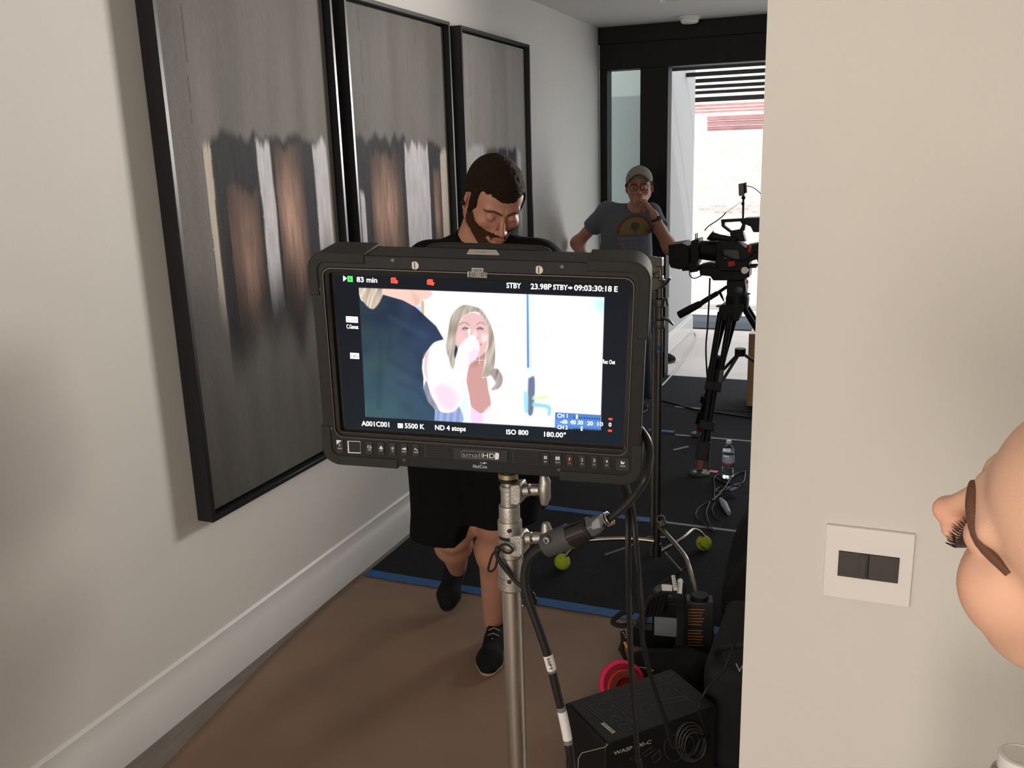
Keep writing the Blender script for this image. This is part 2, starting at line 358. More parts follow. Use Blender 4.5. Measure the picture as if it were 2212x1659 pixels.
def ribbed(name, seed, c=(.0075, .0085, .0105)):
    m = bpy.data.materials.new(name); m.use_nodes = True; nt = m.node_tree; N = nt.nodes; L = nt.links; b = N['Principled BSDF']
    b.inputs['Roughness'].default_value = .95; b.inputs['Specular IOR Level'].default_value = .25
    tc = N.new('ShaderNodeTexCoord'); wv = N.new('ShaderNodeTexWave'); wv.bands_direction = 'Y'; wv.inputs['Scale'].default_value = 26; wv.inputs['Distortion'].default_value = 1.2; wv.inputs['Detail'].default_value = 3; wv.inputs['Detail Scale'].default_value = 6
    nz = N.new('ShaderNodeTexNoise'); nz.inputs['Scale'].default_value = 160; mul = N.new('ShaderNodeMath'); mul.operation = 'MULTIPLY'
    L.new(tc.outputs['Object'], wv.inputs['Vector']); L.new(tc.outputs['Object'], nz.inputs['Vector']); L.new(wv.outputs['Fac'], mul.inputs[0]); L.new(nz.outputs['Fac'], mul.inputs[1])
    cr = N.new('ShaderNodeValToRGB'); cr.color_ramp.elements[0].color = (c[0]*.55, c[1]*.55, c[2]*.55, 1); cr.color_ramp.elements[1].color = (c[0]*2.6, c[1]*2.6, c[2]*2.6, 1); cr.color_ramp.elements[1].position = .75
    L.new(mul.outputs[0], cr.inputs[0]); L.new(cr.outputs[0], b.inputs['Base Color'])
    bp = N.new('ShaderNodeBump'); bp.inputs['Strength'].default_value = .8; bp.inputs['Distance'].default_value = .004; L.new(mul.outputs[0], bp.inputs['Height']); L.new(bp.outputs[0], b.inputs['Normal'])
    return m
M_MAT = ribbed('ribbed_carpet', 1); MX0 = .045
for nm, y0, y1, lab in (('floor_mat', 2.995, 3.885, 'black ribbed floor mat nearest the brown paper, under the walking man'),
                        ('floor_mat', 3.895, 5.235, 'black floor mat under the camera tripod and water bottle'),
                        ('floor_mat', 5.25, 5.86, 'black floor mat behind the tripod, between two pale seams'),
                        ('floor_mat', 5.868, 6.74, 'black floor mat at the threshold of the doorway')):
    o = MB().box2((MX0, y0, 0), (4.4, y1, .008)).build(nm, M_MAT, bevel=.002); tag(o, lab, 'mat', group='black floor mats laid end to end')
M_BTAPE = mat('blue_tape', (.020, .090, .27), .55, noise=.08, nscale=30); M_GTAPE = mat('grey_tape', (.22, .22, .23), .6); M_BTAPE2 = M_BTAPE
def tape(p0, p1, wd, z, m, lab, name='tape_strip', jag=.0):
    p0 = V(*p0, 0); p1 = V(*p1, 0); d = nrm(p1-p0); n = V(-d[1], d[0], 0)*wd/2; pts = []
    for k in range(9): t = k/8; pts.append(p0+(p1-p0)*t-n*(1+jag*math.sin(k*2.1)))
    for k in range(9): t = 1-k/8; pts.append(p0+(p1-p0)*t+n*(1+jag*math.sin(k*1.7+1)))
    pts = [(q[0], q[1], z) for q in pts]; o = MB().prism(pts, (0, 0, 1), .0006).build(name, m, smooth=False); tag(o, lab, 'tape', group='tape strips on the floor'); return o
tape((.045, 2.99), (1.9, 2.975), .055, .0085, M_BTAPE, 'long blue tape strip along the front edge of the nearest black mat', jag=.06)
tape((.52, 3.90), (1.06, 3.895), .05, .0086, M_BTAPE, 'blue tape strip across the mats right of the walking man', jag=.1)
tape((1.07, 3.893), (1.75, 3.885), .022, .0084, M_GTAPE, 'thin grey tape line running right from the blue strip')
tape((.70, 5.30), (.86, 5.30), .035, .0086, M_BTAPE, 'short blue tape piece behind the left light stand')
tape((.70, 5.13), (.80, 5.125), .04, .0086, M_BTAPE, 'shortest blue tape piece, nearer one of the two behind the left light stand')
tape((.88, 5.243), (1.7, 5.238), .022, .0086, M_GTAPE, 'pale tape line between mats behind the tripod foot')
tape((.75, 5.864), (1.0, 5.862), .022, .0086, M_GTAPE, 'short pale tape line left of the tripod legs')
tape((.93, 4.95), (1.0, 5.04), .02, .0086, M_GTAPE, 'tiny slanting grey tape mark on the mat left of the tripod')
M_PINK = mat('pink_tape', (.95, .10, .22), .5)
q = atZ(1531, 1016, .009); tape((q[0]-.03, q[1]-.005), (q[0]+.05, q[1]-.01), .03, .0087, M_PINK, 'bright pink tape mark by the front tripod foot')
q = atZ(1522, 944, .009); tape((q[0]-.05, q[1]), (q[0]+.04, q[1]-.01), .035, .0087, M_PINK, 'bright pink tape mark by the rear tripod foot')

# ================================================================== PAINTINGS
M_FRAME = mat('black_frame_lacquer', (.010, .010, .012), .32)
M_CANV = mat('painted_canvas', (1, 1, 1), .55, attr='Col', bump=.35, bscale=120, noise=.05, nscale=30, stretch=(1, 3, 1), spec=.07)
def painting(y0, y1, z0, z1, seed, bars, label):
    t = thing('painting', label, 'painting', (0, (y0+y1)/2, z0), group='three tall abstract paintings hung in a row')
    D, w = .062, .016
    f = MB()
    f.box2((.001, y0, z0), (D, y0+w, z1)); f.box2((.001, y1-w, z0), (D, y1, z1)); f.box2((.001, y0+w, z0), (D, y1-w, z0+w)); f.box2((.001, y0+w, z1-w), (D, y1-w, z1))
    f.build('frame', M_FRAME, t, bevel=.0015, seg=1)
    MB().box2((.004, y0+w, z0+w), (.012, y1-w, z1-w)).build('backing', M_SWF, t)
    g = .008; ya, yb, za, zb = y0+w+g, y1-w-g, z0+w+g, z1-w-g; nu, nv = 250, 430
    U, W = np.meshgrid(np.linspace(0, 1, nu), np.linspace(0, 1, nv), indexing='ij'); u = U.ravel(); v = W.ravel()
    z = np.zeros_like(u); S = lambda a, b, x: np.clip((x-a)/(b-a), 0, 1)**2*(3-2*np.clip((x-a)/(b-a), 0, 1))
    P = np.stack([u, v, z+seed], 1)
    streak = vnoise(P*V(5, 1.3, 1), 3, seed); fine = vnoise(P*V(36, 7, 1), 3, seed+1); big = vnoise(P*V(1.6, 1.3, 1), 2, seed+2); med = vnoise(P*V(5, 2, 1), 2.5, seed+3)
    base = ((.33 if seed == 3 else .165)+.05*(streak-.5)+.018*(fine-.5)+.05*(med-.5))
    base = base*(1-.42*S(.50, .12, v)); tint = (big-.5)*.10
    c = np.stack([base*(1.02+tint), base*.96, base*(.88-tint*.5)], 1)
    for (a, b, top, bot, kind) in bars:
        e = .006; wob = .012*(vnoise(np.stack([v*0+a*50, v, z], 1), 14, seed)-.5)
        inside = S(a-e, a+e, u+wob)*(1-S(b-e, b+e, u+wob))
        tn = top+.030*(vnoise(np.stack([u, z, z], 1), 22, seed+5)-.5)+.015*(fine-.5); bn = bot+.10*(vnoise(np.stack([u, z, z], 1), 12, seed+6)-.5)
        vert = S(bn-.09, bn+.06, v)*(1-S(tn-.012, tn+.012, v)); al = inside*vert
        if kind == 'dark': k = np.stack([.012+.018*fine, .0115+.017*fine, .016+.022*fine], 1); al = al*(.93+.07*streak)
        elif kind == 'bronze':
            h = np.exp(-((v-(bot+top)/2-.02)/.12)**2)*np.clip(.15+.95*med, 0, 1)*np.exp(-((u-(a+b)/2)/((b-a)*.42))**2); k = np.stack([.03+.70*h*(.5+fine*.6), .024+.42*h*(.5+fine*.6), .022+.31*h*(.5+fine*.6)], 1); al = al*.93
        elif kind == 'silver': k = np.stack([.46+.2*fine, .45+.2*fine, .48+.21*fine], 1)
        else: k = np.stack([.50+.1*fine, .44+.1*fine, .36+.1*fine], 1)
        c = c*(1-al[:, None])+k*al[:, None]
        # thin scored edges
        ln = np.exp(-((u+wob-a)/.0022)**2)*vert*(vnoise(np.stack([v*0, v, z+a*9], 1), 40, seed) > .35); c = c*(1-.8*ln[:, None])
    smear = S(.16, .36, v)*(1-S(.36, .50, v))*(.4+.6*streak); c = c*(1-.35*smear[:, None])
    scr = (np.abs(u-.13-.01*np.sin(v*9)) < .0015)*(v > .72); c = c*(1-.55*scr[:, None])
    vs = np.stack([np.full_like(u, .034), ya+(yb-ya)*u, za+(zb-za)*v], 1); I = np.arange(nu*nv).reshape(nu, nv)
    fs = np.stack([I[:-1, :-1], I[1:, :-1], I[1:, 1:], I[:-1, 1:]], -1).reshape(-1, 4)
    cv = mesh_obj('canvas', vs, fs, M_CANV, t, np.clip(c, 0, 1), smooth=False)
    MB().box2((.012, ya, za), (.0335, yb, zb)).build('stretcher', mat('raw_canvas', (.25, .22, .18), .9), t)
PZ0, PZ1 = .592, 2.287
painting(2.100, 3.012, PZ0, PZ1, 1, [(.17, .225, .69, .40, 'cream'), (.21, .86, .70, .31, 'dark'), (.27, .46, .60, .33, 'bronze'), (.475, .56, .69, .40, 'silver'), (.575, .77, .68, .34, 'bronze'), (.845, .95, .69, .44, 'silver')],
         'nearest tall grey abstract painting, its left black edge closest to the viewer')
painting(3.095, 4.005, PZ0, PZ1, 2, [(.03, .52, .70, .32, 'dark'), (.15, .46, .66, .34, 'bronze'), (.05, .09, .56, .40, 'silver'), (.50, .77, .68, .38, 'silver'), (.76, .91, .69, .33, 'dark'), (.80, .89, .62, .36, 'bronze'), (.90, .985, .67, .38, 'cream')],
         'middle tall grey abstract painting of the row, hanging left of the walking man')
painting(4.125, 5.050, PZ0, PZ1, 3, [(.03, .12, .67, .38, 'cream'), (.12, .30, .68, .38, 'silver'), (.34, .52, .67, .36, 'bronze'), (.52, .66, .675, .36, 'dark'), (.68, .82, .675, .36, 'dark'), (.84, .90, .66, .4, 'silver')],
         'farthest and palest tall abstract painting, behind the head of the walking man')
# ================================================================== MONITOR ON ITS STAND
MP = V(1.464, 1.055, 1.423)
MR = np.array(Matrix.Rotation(.2, 3, 'Z') @ Matrix.Rotation(.1, 3, 'X') @ Matrix.Rotation(.041, 3, 'Y'))   # x right, y back, z up
def ml(px, py, y=0.0):   # pixel -> local (x, z) on the plane at local depth y
    d = ray(px, py)@MR; c = (CAM_P-MP)@MR; t = (y-c[1])/d[1]; p = c+d*t; return p[0], p[2]
def mb(): return MB(MR, MP)
M_MHOUS = mat('black_anodised_housing', (.0085, .0085, .0088), .55, spec=.32, noise=.12, nscale=90, bump=.08, bscale=500)
M_MRUB = mat('charcoal_bumper_rubber', (.016, .0158, .0152), .75, spec=.4, noise=.1, nscale=60)
M_GLOSS = mat('gloss_black', (.012, .011, .011), .08, spec=.5)
M_EDGE = mat('worn_bare_edge', (.13, .12, .115), .35, metal=.6)
M_WHITEINK = mat('white_ink', (.75, .73, .72), .5); M_REDINK = mat('red_lit_ink', (.9, .12, .06), .4, emis=.5)
mon = thing('monitor', 'large black production monitor showing two women, on the silver stand', 'monitor', tuple(MP))
xl = np.mean([ml(675, 575)[0], ml(690, 757)[0], ml(706.4, 929)[0]]); xr = np.mean([ml(1403, 600)[0], ml(1392, 740)[0], ml(1383.6, 970)[0]])
zt = np.mean([ml(803, 549)[1], ml(1266, 562)[1]]); zb = np.mean([ml(732, 994)[1], ml(892, 1003.7)[1], ml(1340, 1031)[1]])
T_ = .062
def rrect(x0, x1, z0, z1, r, n=6, y=0.0):
    o = []
    for cx, cz, a0 in ((x1-r, z1-r, 0), (x0+r, z1-r, 90), (x0+r, z0+r, 180), (x1-r, z0+r, 270)):
        for k in range(n+1): a = math.radians(a0+90*k/n); o.append((cx+r*math.cos(a), y, cz+r*math.sin(a)))
    return o[::-1]
def ring(b, o1, o2, y0, y1):   # frame between two outlines of equal length
    n = len(o1); vs = [(p[0], y0, p[2]) for p in o1]+[(p[0], y0, p[2]) for p in o2]+[(p[0], y1, p[2]) for p in o1]+[(p[0], y1, p[2]) for p in o2]
    f = []
    for i in range(n):
        j = (i+1) % n; f += [[i, j, n+j, n+i], [2*n+j, 2*n+i, 3*n+i, 3*n+j], [j, i, 2*n+i, 2*n+j], [n+i, n+j, 3*n+j, 3*n+i]]
    return b.add(vs, f)
gx0, gz1 = ml(701, 574); gx1 = ml(1372, 602)[0]; gz0 = ml(742, 938)[1]     # opening for the glass
house = mb(); ring(house, rrect(xl, xr, zb, zt, .020), rrect(gx0, gx1, gz0, gz1, .012), -.010, T_-.012)
house.prism(rrect(xl+.002, xr-.002, zb+.002, zt-.002, .020, y=.012), (0, 1, 0), T_-.026)
house.build('housing', M_MHOUS, mon, bevel=.0015)
e = mb(); ring(e, rrect(gx0, gx1, gz0, gz1, .012), rrect(gx0+.0009, gx1-.0009, gz0+.0009, gz1-.0009, .0115), -.0106, .0); e.build('bare_edge', M_EDGE, mon)
sx = (.383/2, .2155/2)
mb().box2((gx0+.001, -.001, gz0+.001), (gx1-.001, .010, gz1-.001)).build('cover_glass', M_GLOSS, mon)
bz = mb(); ring(bz, rrect(gx0+.0009, gx1-.0009, gz0+.0009, gz1-.0009, .011), rrect(-sx[0]-.004, sx[0]+.004, -sx[1]-.004, sx[1]+.004, .004), -.0075, -.001); bz.build('bezel', M_GLOSS, mon, bevel=.001)
# corner bumpers wrap the edges
for sxn, szn, lx, lz in ((-1, 1, .075, .0), (1, 1, .075, .095), (-1, -1, .105, .035), (1, -1, .105, .035)):
    cx = xl if sxn < 0 else xr; cz = zb if szn < 0 else zt; b = mb(); r = .021; pts = []
    lz = max(lz, .055); 
    path = [(cx-sxn*lx, cz), (cx-sxn*r, cz)]+[(cx-sxn*r+sxn*r*math.sin(a), cz-szn*r+szn*r*math.cos(a)) for a in np.linspace(.2, 1.37, 5)]+[(cx, cz-szn*r), (cx, cz-szn*lz)]
    inn = [(cx-sxn*lx, cz-szn*.011), (cx-sxn*r, cz-szn*.011)]+[(cx-sxn*r+sxn*(r-.011)*math.sin(a), cz-szn*r+szn*(r-.011)*math.cos(a)) for a in np.linspace(.2, 1.37, 5)]+[(cx-sxn*.011, cz-szn*r), (cx-sxn*.011, cz-szn*lz)]
    off = .0032; out = []
    for i, (x, z) in enumerate(path):
        if i < 2: out.append((x, z+szn*off))
        elif i > 6: out.append((x+sxn*off, z))
        else: d = nrm([x-(cx-sxn*r), 0, z-(cz-szn*r)]); out.append((x+d[0]*off, z+d[2]*off))
    n = len(out); vs = []
    for y in (-.0125, T_-.006):
        vs += [(x, y, z) for x, z in out]+[(x, y, z) for x, z in inn]
    f = []
    for i in range(n-1): f += [[i, i+1, n+i+1, n+i], [2*n+i+1, 2*n+i, 3*n+i, 3*n+i+1], [i+1, i, 2*n+i, 2*n+i+1], [n+i, n+i+1, 3*n+i+1, 3*n+i]]
    f += [[0, n, 3*n, 2*n], [n-1, 2*n+n-1, 3*n+n-1, n+n-1]]
    b.add(vs, f).build('corner_bumper', M_MRUB, mon, bevel=.0018)
# handle at the back of the top edge
hx0, hx1 = ml(925, 540, T_)[0], ml(1185, 548, T_)[0]
h = mb(); h.tube(smooth_path([(hx0, T_-.002, zt-.008), (hx0+.004, T_+.004, zt-.005), (hx0+.02, T_+.006, zt-.003), ((hx0+hx1)/2, T_+.006, zt-.0025), (hx1-.02, T_+.006, zt-.003), (hx1-.004, T_+.004, zt-.005), (hx1, T_-.002, zt-.008)], 5), .0065, 10); h.build('carry_handle', M_MRUB, mon)
mb().box2((-.12, T_-.013, -.10), (.12, T_+.02, .06)).build('back_housing', M_MHOUS, mon, bevel=.006)
mb().box2((-.05, T_+.018, -.06), (.05, T_+.05, .04)).build('battery_plate', M_MHOUS, mon, bevel=.004)
mb().box2((-.012, T_-.014, zb-.002), (.052, T_+.012, zb+.06)).build('mount_bracket', M_MHOUS, mon, bevel=.003)
# top-face details: seams, screws, sticker
def topz(px, py):  # pixel -> local (x, y) on the top face
    d = ray(px, py)@MR; c = (CAM_P-MP)@MR; t = (zt-c[2])/d[2]; p = c+d*t; return p[0], p[1]
s = mb(); q = [topz(*p) for p in ((1008, 549), (1079, 551), (1072, 540.5), (1014, 538.5))]; s.prism([(x, y, zt) for x, y in q], (0, 0, 1), .0003); st = s.build('top_sticker', mat('cream_label', (.62, .60, .52), .6), mon)
for px, py, hw in ((827, 543.5, 4), (897, 546, 5.5), (962, 548.5, 4.5), (1102, 553, 4), (1172, 556, 5.5), (1244, 558, 4), (1034, 552, 8)):
    x, y = topz(px, py); mb().lathe([(0, 0), (.00035*hw, 0), (.00035*hw, .0004), (0, .0004)], (x, y, zt), 12).build('screw_hole', M_SWF, mon)
s = mb(); x, y = topz(1040, 544.5)
for k in range(11): s.box((x-.0075+k*.0014+random.random()*.0004, y-.0005, zt+.0004), (.0008, .0014+random.random()*.001, .0002))
s.build('sticker_print', M_SWF, st)
# front screws: ring recesses
def ringat(px, py, r=.0022, y=-.0102):
    x, z = ml(px, py, y); b = mb(); b.torus((x, y, z), (0, 1, 0), r, .00035, 16, 6); b.lathe([(0, -.0006), (r*.7, -.0006), (r*.7, 0), (0, 0)], (x, y, z), 12, (0, 1, 0)); return b
for px, py in ((848, 562), (1214, 576), (689, 625), (1388, 653), (715, 925), (1372, 965), (873, 993.5), (1207, 1014.5)):
    ringat(px, py).build('screw', M_EDGE, mon)
M_COIN = mat('bare_slotted_screw', (.42, .39, .33), .45, metal=.5)
for px, py in ((896, 573.5), (1164, 583)):
    x, z = ml(px, py, -.011); b = mb(); R = .0052; pts = []
    for k in range(25):
        a = 2*math.pi*k/24; pts.append((x+max(R*math.cos(a), -R*.72), -.0098, z+R*math.sin(a)))
    b.prism(pts, (0, -1, 0), .0014); c = b.build('slotted_fastener', M_COIN, mon)
    mb().box((x-.0002, -.0113, z), (.0011, .0003, .0085)).build('slot', M_SWF, c)
# asset tag and barcode
def quad_px(b, pts, y, th=.0003): return b.prism([(ml(px, py, y)[0], y, ml(px, py, y)[1]) for px, py in pts], (0, -1, 0), th)
lb = quad_px(mb(), [(1010, 586), (1051, 588), (1051, 599), (1010, 597)], -.0108).add([], []) if 0 else quad_px(mb(), [(1010, 586.5), (1052, 588.5), (1052, 600), (1010, 598.5)], -.0108)
quad_px(lb, [(1019, 578.5), (1044, 579.5), (1044, 588), (1019, 586.8)], -.0105); tg = lb.build('asset_tag', mat('grey_label', (.42, .40, .36), .5), mon, smooth=False)
br = mb(); x = 1012.5
while x < 1050:
    w = random.choice((.8, 1.3, 2)); quad_px(br, [(x, 587.8), (x+w, 587.8), (x+w, 598.6), (x, 598.6)], -.0112, .0001); x += w+random.choice((.9, 1.5))
br.build('barcode', M_SWF, tg, smooth=False)
def mtext(txt, x0, y0, x1, y1, ch, m, name, parent, y=-.0012, bold=.0, th=0.0002):
    """letters from pixel (x0,y0) to (x1,y1) along the baseline, cap height ch pixels"""
    vs, fs = text_data(txt, bold); ax, az = ml(x0, y0, y); bx, bz_ = ml(x1, y1, y); wd = math.hypot(bx-ax, bz_-az); ux, uz = (bx-ax)/wd, (bz_-az)/wd
    H = abs(ml(x0, y0-ch, y)[1]-az); W = vs[:, 0].max(); capw = .70
    X = vs[:, 0]/W*wd; Z = vs[:, 1]/capw*H; q = np.stack([ax+X*ux-Z*uz*0, np.full(len(X), y), az+X*uz+Z], 1)
    return mb().add(q, fs).build(name, m, parent, smooth=False)
mtext('G8290', 1020.5, 586.3, 1042.5, 587.2, 5.4, M_SWF, 'tag_number', tg, y=-.0111, bold=.02)

# ---- the picture on the screen, a fine grid of coloured cells
def Z5(x, y): return (760+x/3.95, 600+y/3.95)
PY = -.0013
def picture():
    nx, nz = 560, 320
    x0, x1, z1, z0 = -sx[0], sx[0], sx[1], -sx[1]
    X, Zg = np.meshgrid(np.linspace(x0, x1, nx), np.linspace(z0, z1, nz), indexing='ij'); x = X.ravel(); z = Zg.ravel()
    # colour of each vertex, in the local plane; pixel polygons are taken to the plane first
    wld = np.stack([x, np.full_like(x, PY), z], 1)@MR.T+MP; v = wld-CAM_P; dd = v@CF
    u = ((1106+FPX*(v@CR)/dd)-760)*3.95; w = ((829.5-FPX*(v@CU)/dd)-600)*3.95   # picture coordinates for drawing
    c = np.tile(V(.0016, .0042, .0090), (len(x), 1)); c += np.outer(np.clip((w-900)/500, 0, 1), V(.0, .004, .005))
    def sd(poly):
        p = np.array(poly, float); d = np.full(len(u), 1e9); ins = np.zeros(len(u), bool); n = len(p)
        for i in range(n):
            a, b = p[i], p[(i+1) % n]; ab = b-a; t = np.clip(((u-a[0])*ab[0]+(w-a[1])*ab[1])/(ab@ab+1e-9), 0, 1)
            d = np.minimum(d, np.hypot(u-a[0]-t*ab[0], w-a[1]-t*ab[1])); cr = ((a[1] > w) != (b[1] > w)) & (u < (b[0]-a[0])*(w-a[1])/(b[1]-a[1]+1e-9)+a[0]); ins ^= cr
        return np.where(ins, -d, d)
    def put(poly, col, soft=4, al=1.0, sm=True):
        nonlocal c
        if sm: poly = [tuple(q) for q in smooth_path([(*q, 0) for q in poly+[poly[0]]], 4)]; poly = [q[:2] for q in poly]
        k = al*np.clip(.5-sd(poly)/(2*soft), 0, 1); col = np.array(col, float)
        c = c*(1-k[:, None])+(col if col.ndim == 2 else col[None])*k[:, None]
    def line(pts, wd, col, al=1.0, soft=3):
        nonlocal c
        d = np.full(len(u), 1e9)
        for a, b in zip(pts[:-1], pts[1:]):
            a = np.array(a, float); b = np.array(b, float); ab = b-a; t = np.clip(((u-a[0])*ab[0]+(w-a[1])*ab[1])/(ab@ab+1e-9), 0, 1); d = np.minimum(d, np.hypot(u-a[0]-t*ab[0], w-a[1]-t*ab[1]))
        k = al*np.clip(.5-(d-wd)/(2*soft), 0, 1); c = c*(1-k[:, None])+np.array(col)*k[:, None]
    S = lambda a, b, q: np.clip((q-a)/(b-a), 0, 1)
    g1 = np.exp(-((u-2130)**2+(w-230)**2)/90**2); bg = V(.96, .95, 1.0)[None]-np.outer(g1, V(.45, .12, .10))
    vid = [(60, 86), (2155, 166), (2122, 1300), (118, 1186)]
    put(vid, bg, 3, sm=False); base = c.copy()
    put([(590, 200), (615, 200), (615, 330), (590, 310)], (.62, .38, .20), 5); put([(548, 240), (588, 240), (592, 300), (555, 290)], (.45, .62, .95), 8)
    put([(1480, 140), (1530, 140), (1545, 780), (1500, 780)], (.55, .80, 1.0), 18, .7, sm=False); put([(1491, 138), (1507, 139), (1514, 770), (1494, 770)], (.10, .24, .55), 4, sm=False)
    put([(1505, 770), (1560, 770), (1570, 850), (1500, 850)], (.55, .85, .95), 14, .5); put([(1504, 858), (1562, 858), (1548, 1148), (1498, 1144)], (.13, .17, .28), 8)
    put([(1462, 965), (1500, 985), (1500, 1142), (1470, 1138)], (.35, .68, .80), 9); put([(1545, 1062), (1692, 1090), (1696, 1172), (1668, 1172), (1662, 1118), (1548, 1098)], (.30, .62, .75), 8)
    put([(1552, 1010), (1640, 1000), (1690, 1020), (1640, 1040), (1548, 1036)], (.70, .90, .45), 12); put([(1625, 465), (1650, 470), (1650, 520), (1632, 520)], (.45, .85, .85), 12, .6); put([(1628, 590), (1662, 590), (1662, 618), (1630, 618)], (.70, .92, .95), 12, .5)
    hairn = vnoise(np.stack([u*.9+w*.22, w*.12, u*0], 1), .07, 1)
    hc = lambda a, b: np.array(a)[None]*(1-hairn[:, None])+np.array(b)[None]*hairn[:, None]
    put([(990, 230), (930, 238), (870, 292), (835, 370), (815, 500), (800, 600), (826, 690), (846, 765), (870, 770), (890, 640), (905, 450), (950, 330), (1060, 290), (1120, 350), (1150, 460), (1165, 560), (1145, 640), (1140, 730), (1110, 830), (1110, 850), (1180, 835), (1215, 770), (1225, 650), (1218, 520), (1192, 420), (1150, 330), (1100, 268), (1050, 246)], hc((.22, .17, .12), (.62, .56, .50)), 5)
    put([(885, 570), (905, 590), (900, 640), (880, 690), (872, 640)], (.015, .03, .07), 4)
    put([(1165, 800), (1235, 772), (1282, 830), (1288, 880), (1262, 940), (1200, 963), (1192, 948), (1225, 900), (1205, 860)], hc((.14, .10, .10), (.50, .44, .42)), 6)
    put([(1020, 640), (1000, 720), (985, 800), (975, 880), (1000, 1000), (1015, 1100), (1110, 1162), (1186, 1090), (1165, 950), (1150, 850), (1110, 850), (1132, 740), (1130, 620)], (.56, .30, .28), 6)
    put([(1000, 640), (1135, 620), (1128, 700), (1060, 760), (1000, 740)], (.40, .19, .17), 14, .6)
    put([(1040, 295), (960, 320), (912, 410), (888, 510), (892, 570), (940, 640), (1050, 685), (1125, 645), (1160, 570), (1168, 470), (1146, 390), (1108, 325)], (.72, .46, .45), 6)
    put([(900, 470), (960, 480), (980, 540), (930, 580), (895, 540)], (.85, .50, .52), 20, .6); put([(1110, 480), (1155, 490), (1150, 540), (1110, 540)], (.95, .78, .80), 14, .7)
    put([(1045, 440), (1065, 470), (1072, 510), (1050, 520), (1030, 500)], (.90, .70, .70), 10, .7); line([(1046, 512), (1062, 520), (1074, 510)], 3, (.35, .12, .10), .8)
    for ex, ey in ((968, 434), (1094, 434)):
        put([(ex-30, ey+2), (ex-12, ey-12), (ex+14, ey-10), (ex+32, ey+6), (ex+8, ey+14), (ex-16, ey+12)], (.18, .10, .12), 5); put([(ex-12, ey+2), (ex+10, ey+2), (ex+14, ey+9), (ex-8, ey+9)], (.75, .75, .80), 3, .8); put([(ex-2, ey-7), (ex+9, ey-7), (ex+9, ey+2), (ex-2, ey+2)], (.03, .05, .10), 3)
    line([(918, 402), (945, 382), (975, 384), (1000, 404)], 3.5, (.22, .12, .10), .85); line([(1066, 400), (1090, 380), (1115, 382), (1134, 402)], 3.5, (.22, .12, .10), .85)
    put([(1076, 566), (1100, 560), (1112, 572), (1096, 580)], (.65, .22, .25), 4)
    put([(975, 880), (1015, 1090), (1028, 1238), (940, 1232), (915, 1110), (945, 985)], (.72, .90, .95), 5)
    put([(1015, 1098), (1110, 1162), (1186, 1095), (1215, 1150), (1185, 1246), (1025, 1238)], (.80, .58, .84), 5); put([(1110, 1165), (1186, 1095), (1250, 1130), (1230, 1250), (1130, 1248)], (.95, .80, .93), 14, .8)
    fold = .5+.5*np.sin(u*.11+w*.01)
    put([(722, 1080), (760, 1142), (850, 1146), (915, 1098), (942, 1236), (705, 1222), (710, 1150)], np.stack([.22+.10*fold, .28+.12*fold, .52+.16*fold], 1), 5)
    put([(612, 930), (640, 880), (700, 1020), (724, 1090), (715, 1128), (660, 1098), (618, 1010)], np.stack([.22+.06*fold, .22+.06*fold, .30+.06*fold], 1), 5)
    fb = vnoise(np.stack([u, w, u*0], 1), .008, 4); k = S(300, 1150, w)*(1-S(300, 800, u)*.6); navy = np.stack([.010+.018*k+.012*fb, .020+.055*k+.02*fb, .050+.055*k+.05*fb*S(200, 600, u)], 1)
    put([(46, 92), (80, 190), (180, 262), (240, 180), (262, 140), (440, 190), (540, 245), (620, 320), (720, 412), (786, 526), (700, 560), (640, 630), (604, 700), (600, 770), (612, 860), (612, 940), (645, 1050), (712, 1130), (706, 1222), (118, 1190)], navy, 4, sm=False)
    for pts_, wd_ in (([(260, 300), (330, 480), (300, 700)], 16), ([(420, 560), (560, 640), (600, 720)], 14), ([(250, 560), (240, 800), (230, 1100)], 12), ([(330, 700), (480, 800), (600, 850)], 18), ([(400, 900), (560, 960), (640, 1060)], 14)): line(pts_, wd_, (.010, .022, .045), .35, 22)
    for pts_, wd_ in (([(330, 340), (480, 420), (640, 500)], 16), ([(300, 880), (420, 980), (560, 1100)], 20)): line(pts_, wd_, (.035, .075, .14), .35, 26)
    put([(60, 84), (74, 160), (128, 238), (182, 266), (232, 214), (268, 140), (310, 95)], hc((.34, .26, .18), (.80, .70, .58)), 5)
    put([(262, 88), (270, 138), (430, 188), (552, 246), (598, 190), (648, 178), (668, 112)], (.82, .54, .46), 5); put([(500, 110), (560, 150), (580, 200), (545, 235), (520, 180)], (.66, .38, .32), 12, .6)
    arm = [(784, 528), (700, 556), (640, 640), (608, 760), (640, 880), (690, 1030), (760, 1112), (850, 1146), (905, 1106), (950, 1000), (975, 880), (1002, 742), (1050, 700), (1082, 640), (1086, 560), (1046, 500), (1010, 495), (935, 560), (900, 640), (884, 740), (868, 860), (832, 760), (805, 620)]
    put(arm, (.95, .83, .92), 5); put([(620, 660), (660, 620), (640, 760), (650, 880), (618, 800)], (.60, .38, .36), 12, .8); put([(690, 960), (760, 900), (880, 960), (900, 1080), (840, 1135), (760, 1100)], (.84, .56, .66), 30, .75)
    put([(990, 640), (1050, 610), (1086, 640), (1050, 700), (1000, 740)], (.80, .58, .72), 12, .7); line([(1040, 560), (1075, 600)], 4, (.72, .45, .55), .6); line([(1050, 530), (1085, 545)], 3, (.80, .55, .6), .6)
    line([(975, 860), (945, 960), (900, 1050)], 8, (.80, .56, .68), .5, 14); line([(868, 860), (880, 740), (905, 650)], 6, (.78, .56, .66), .5, 12); line([(700, 900), (770, 820), (800, 700)], 14, (1, .95, 1), .6, 26)
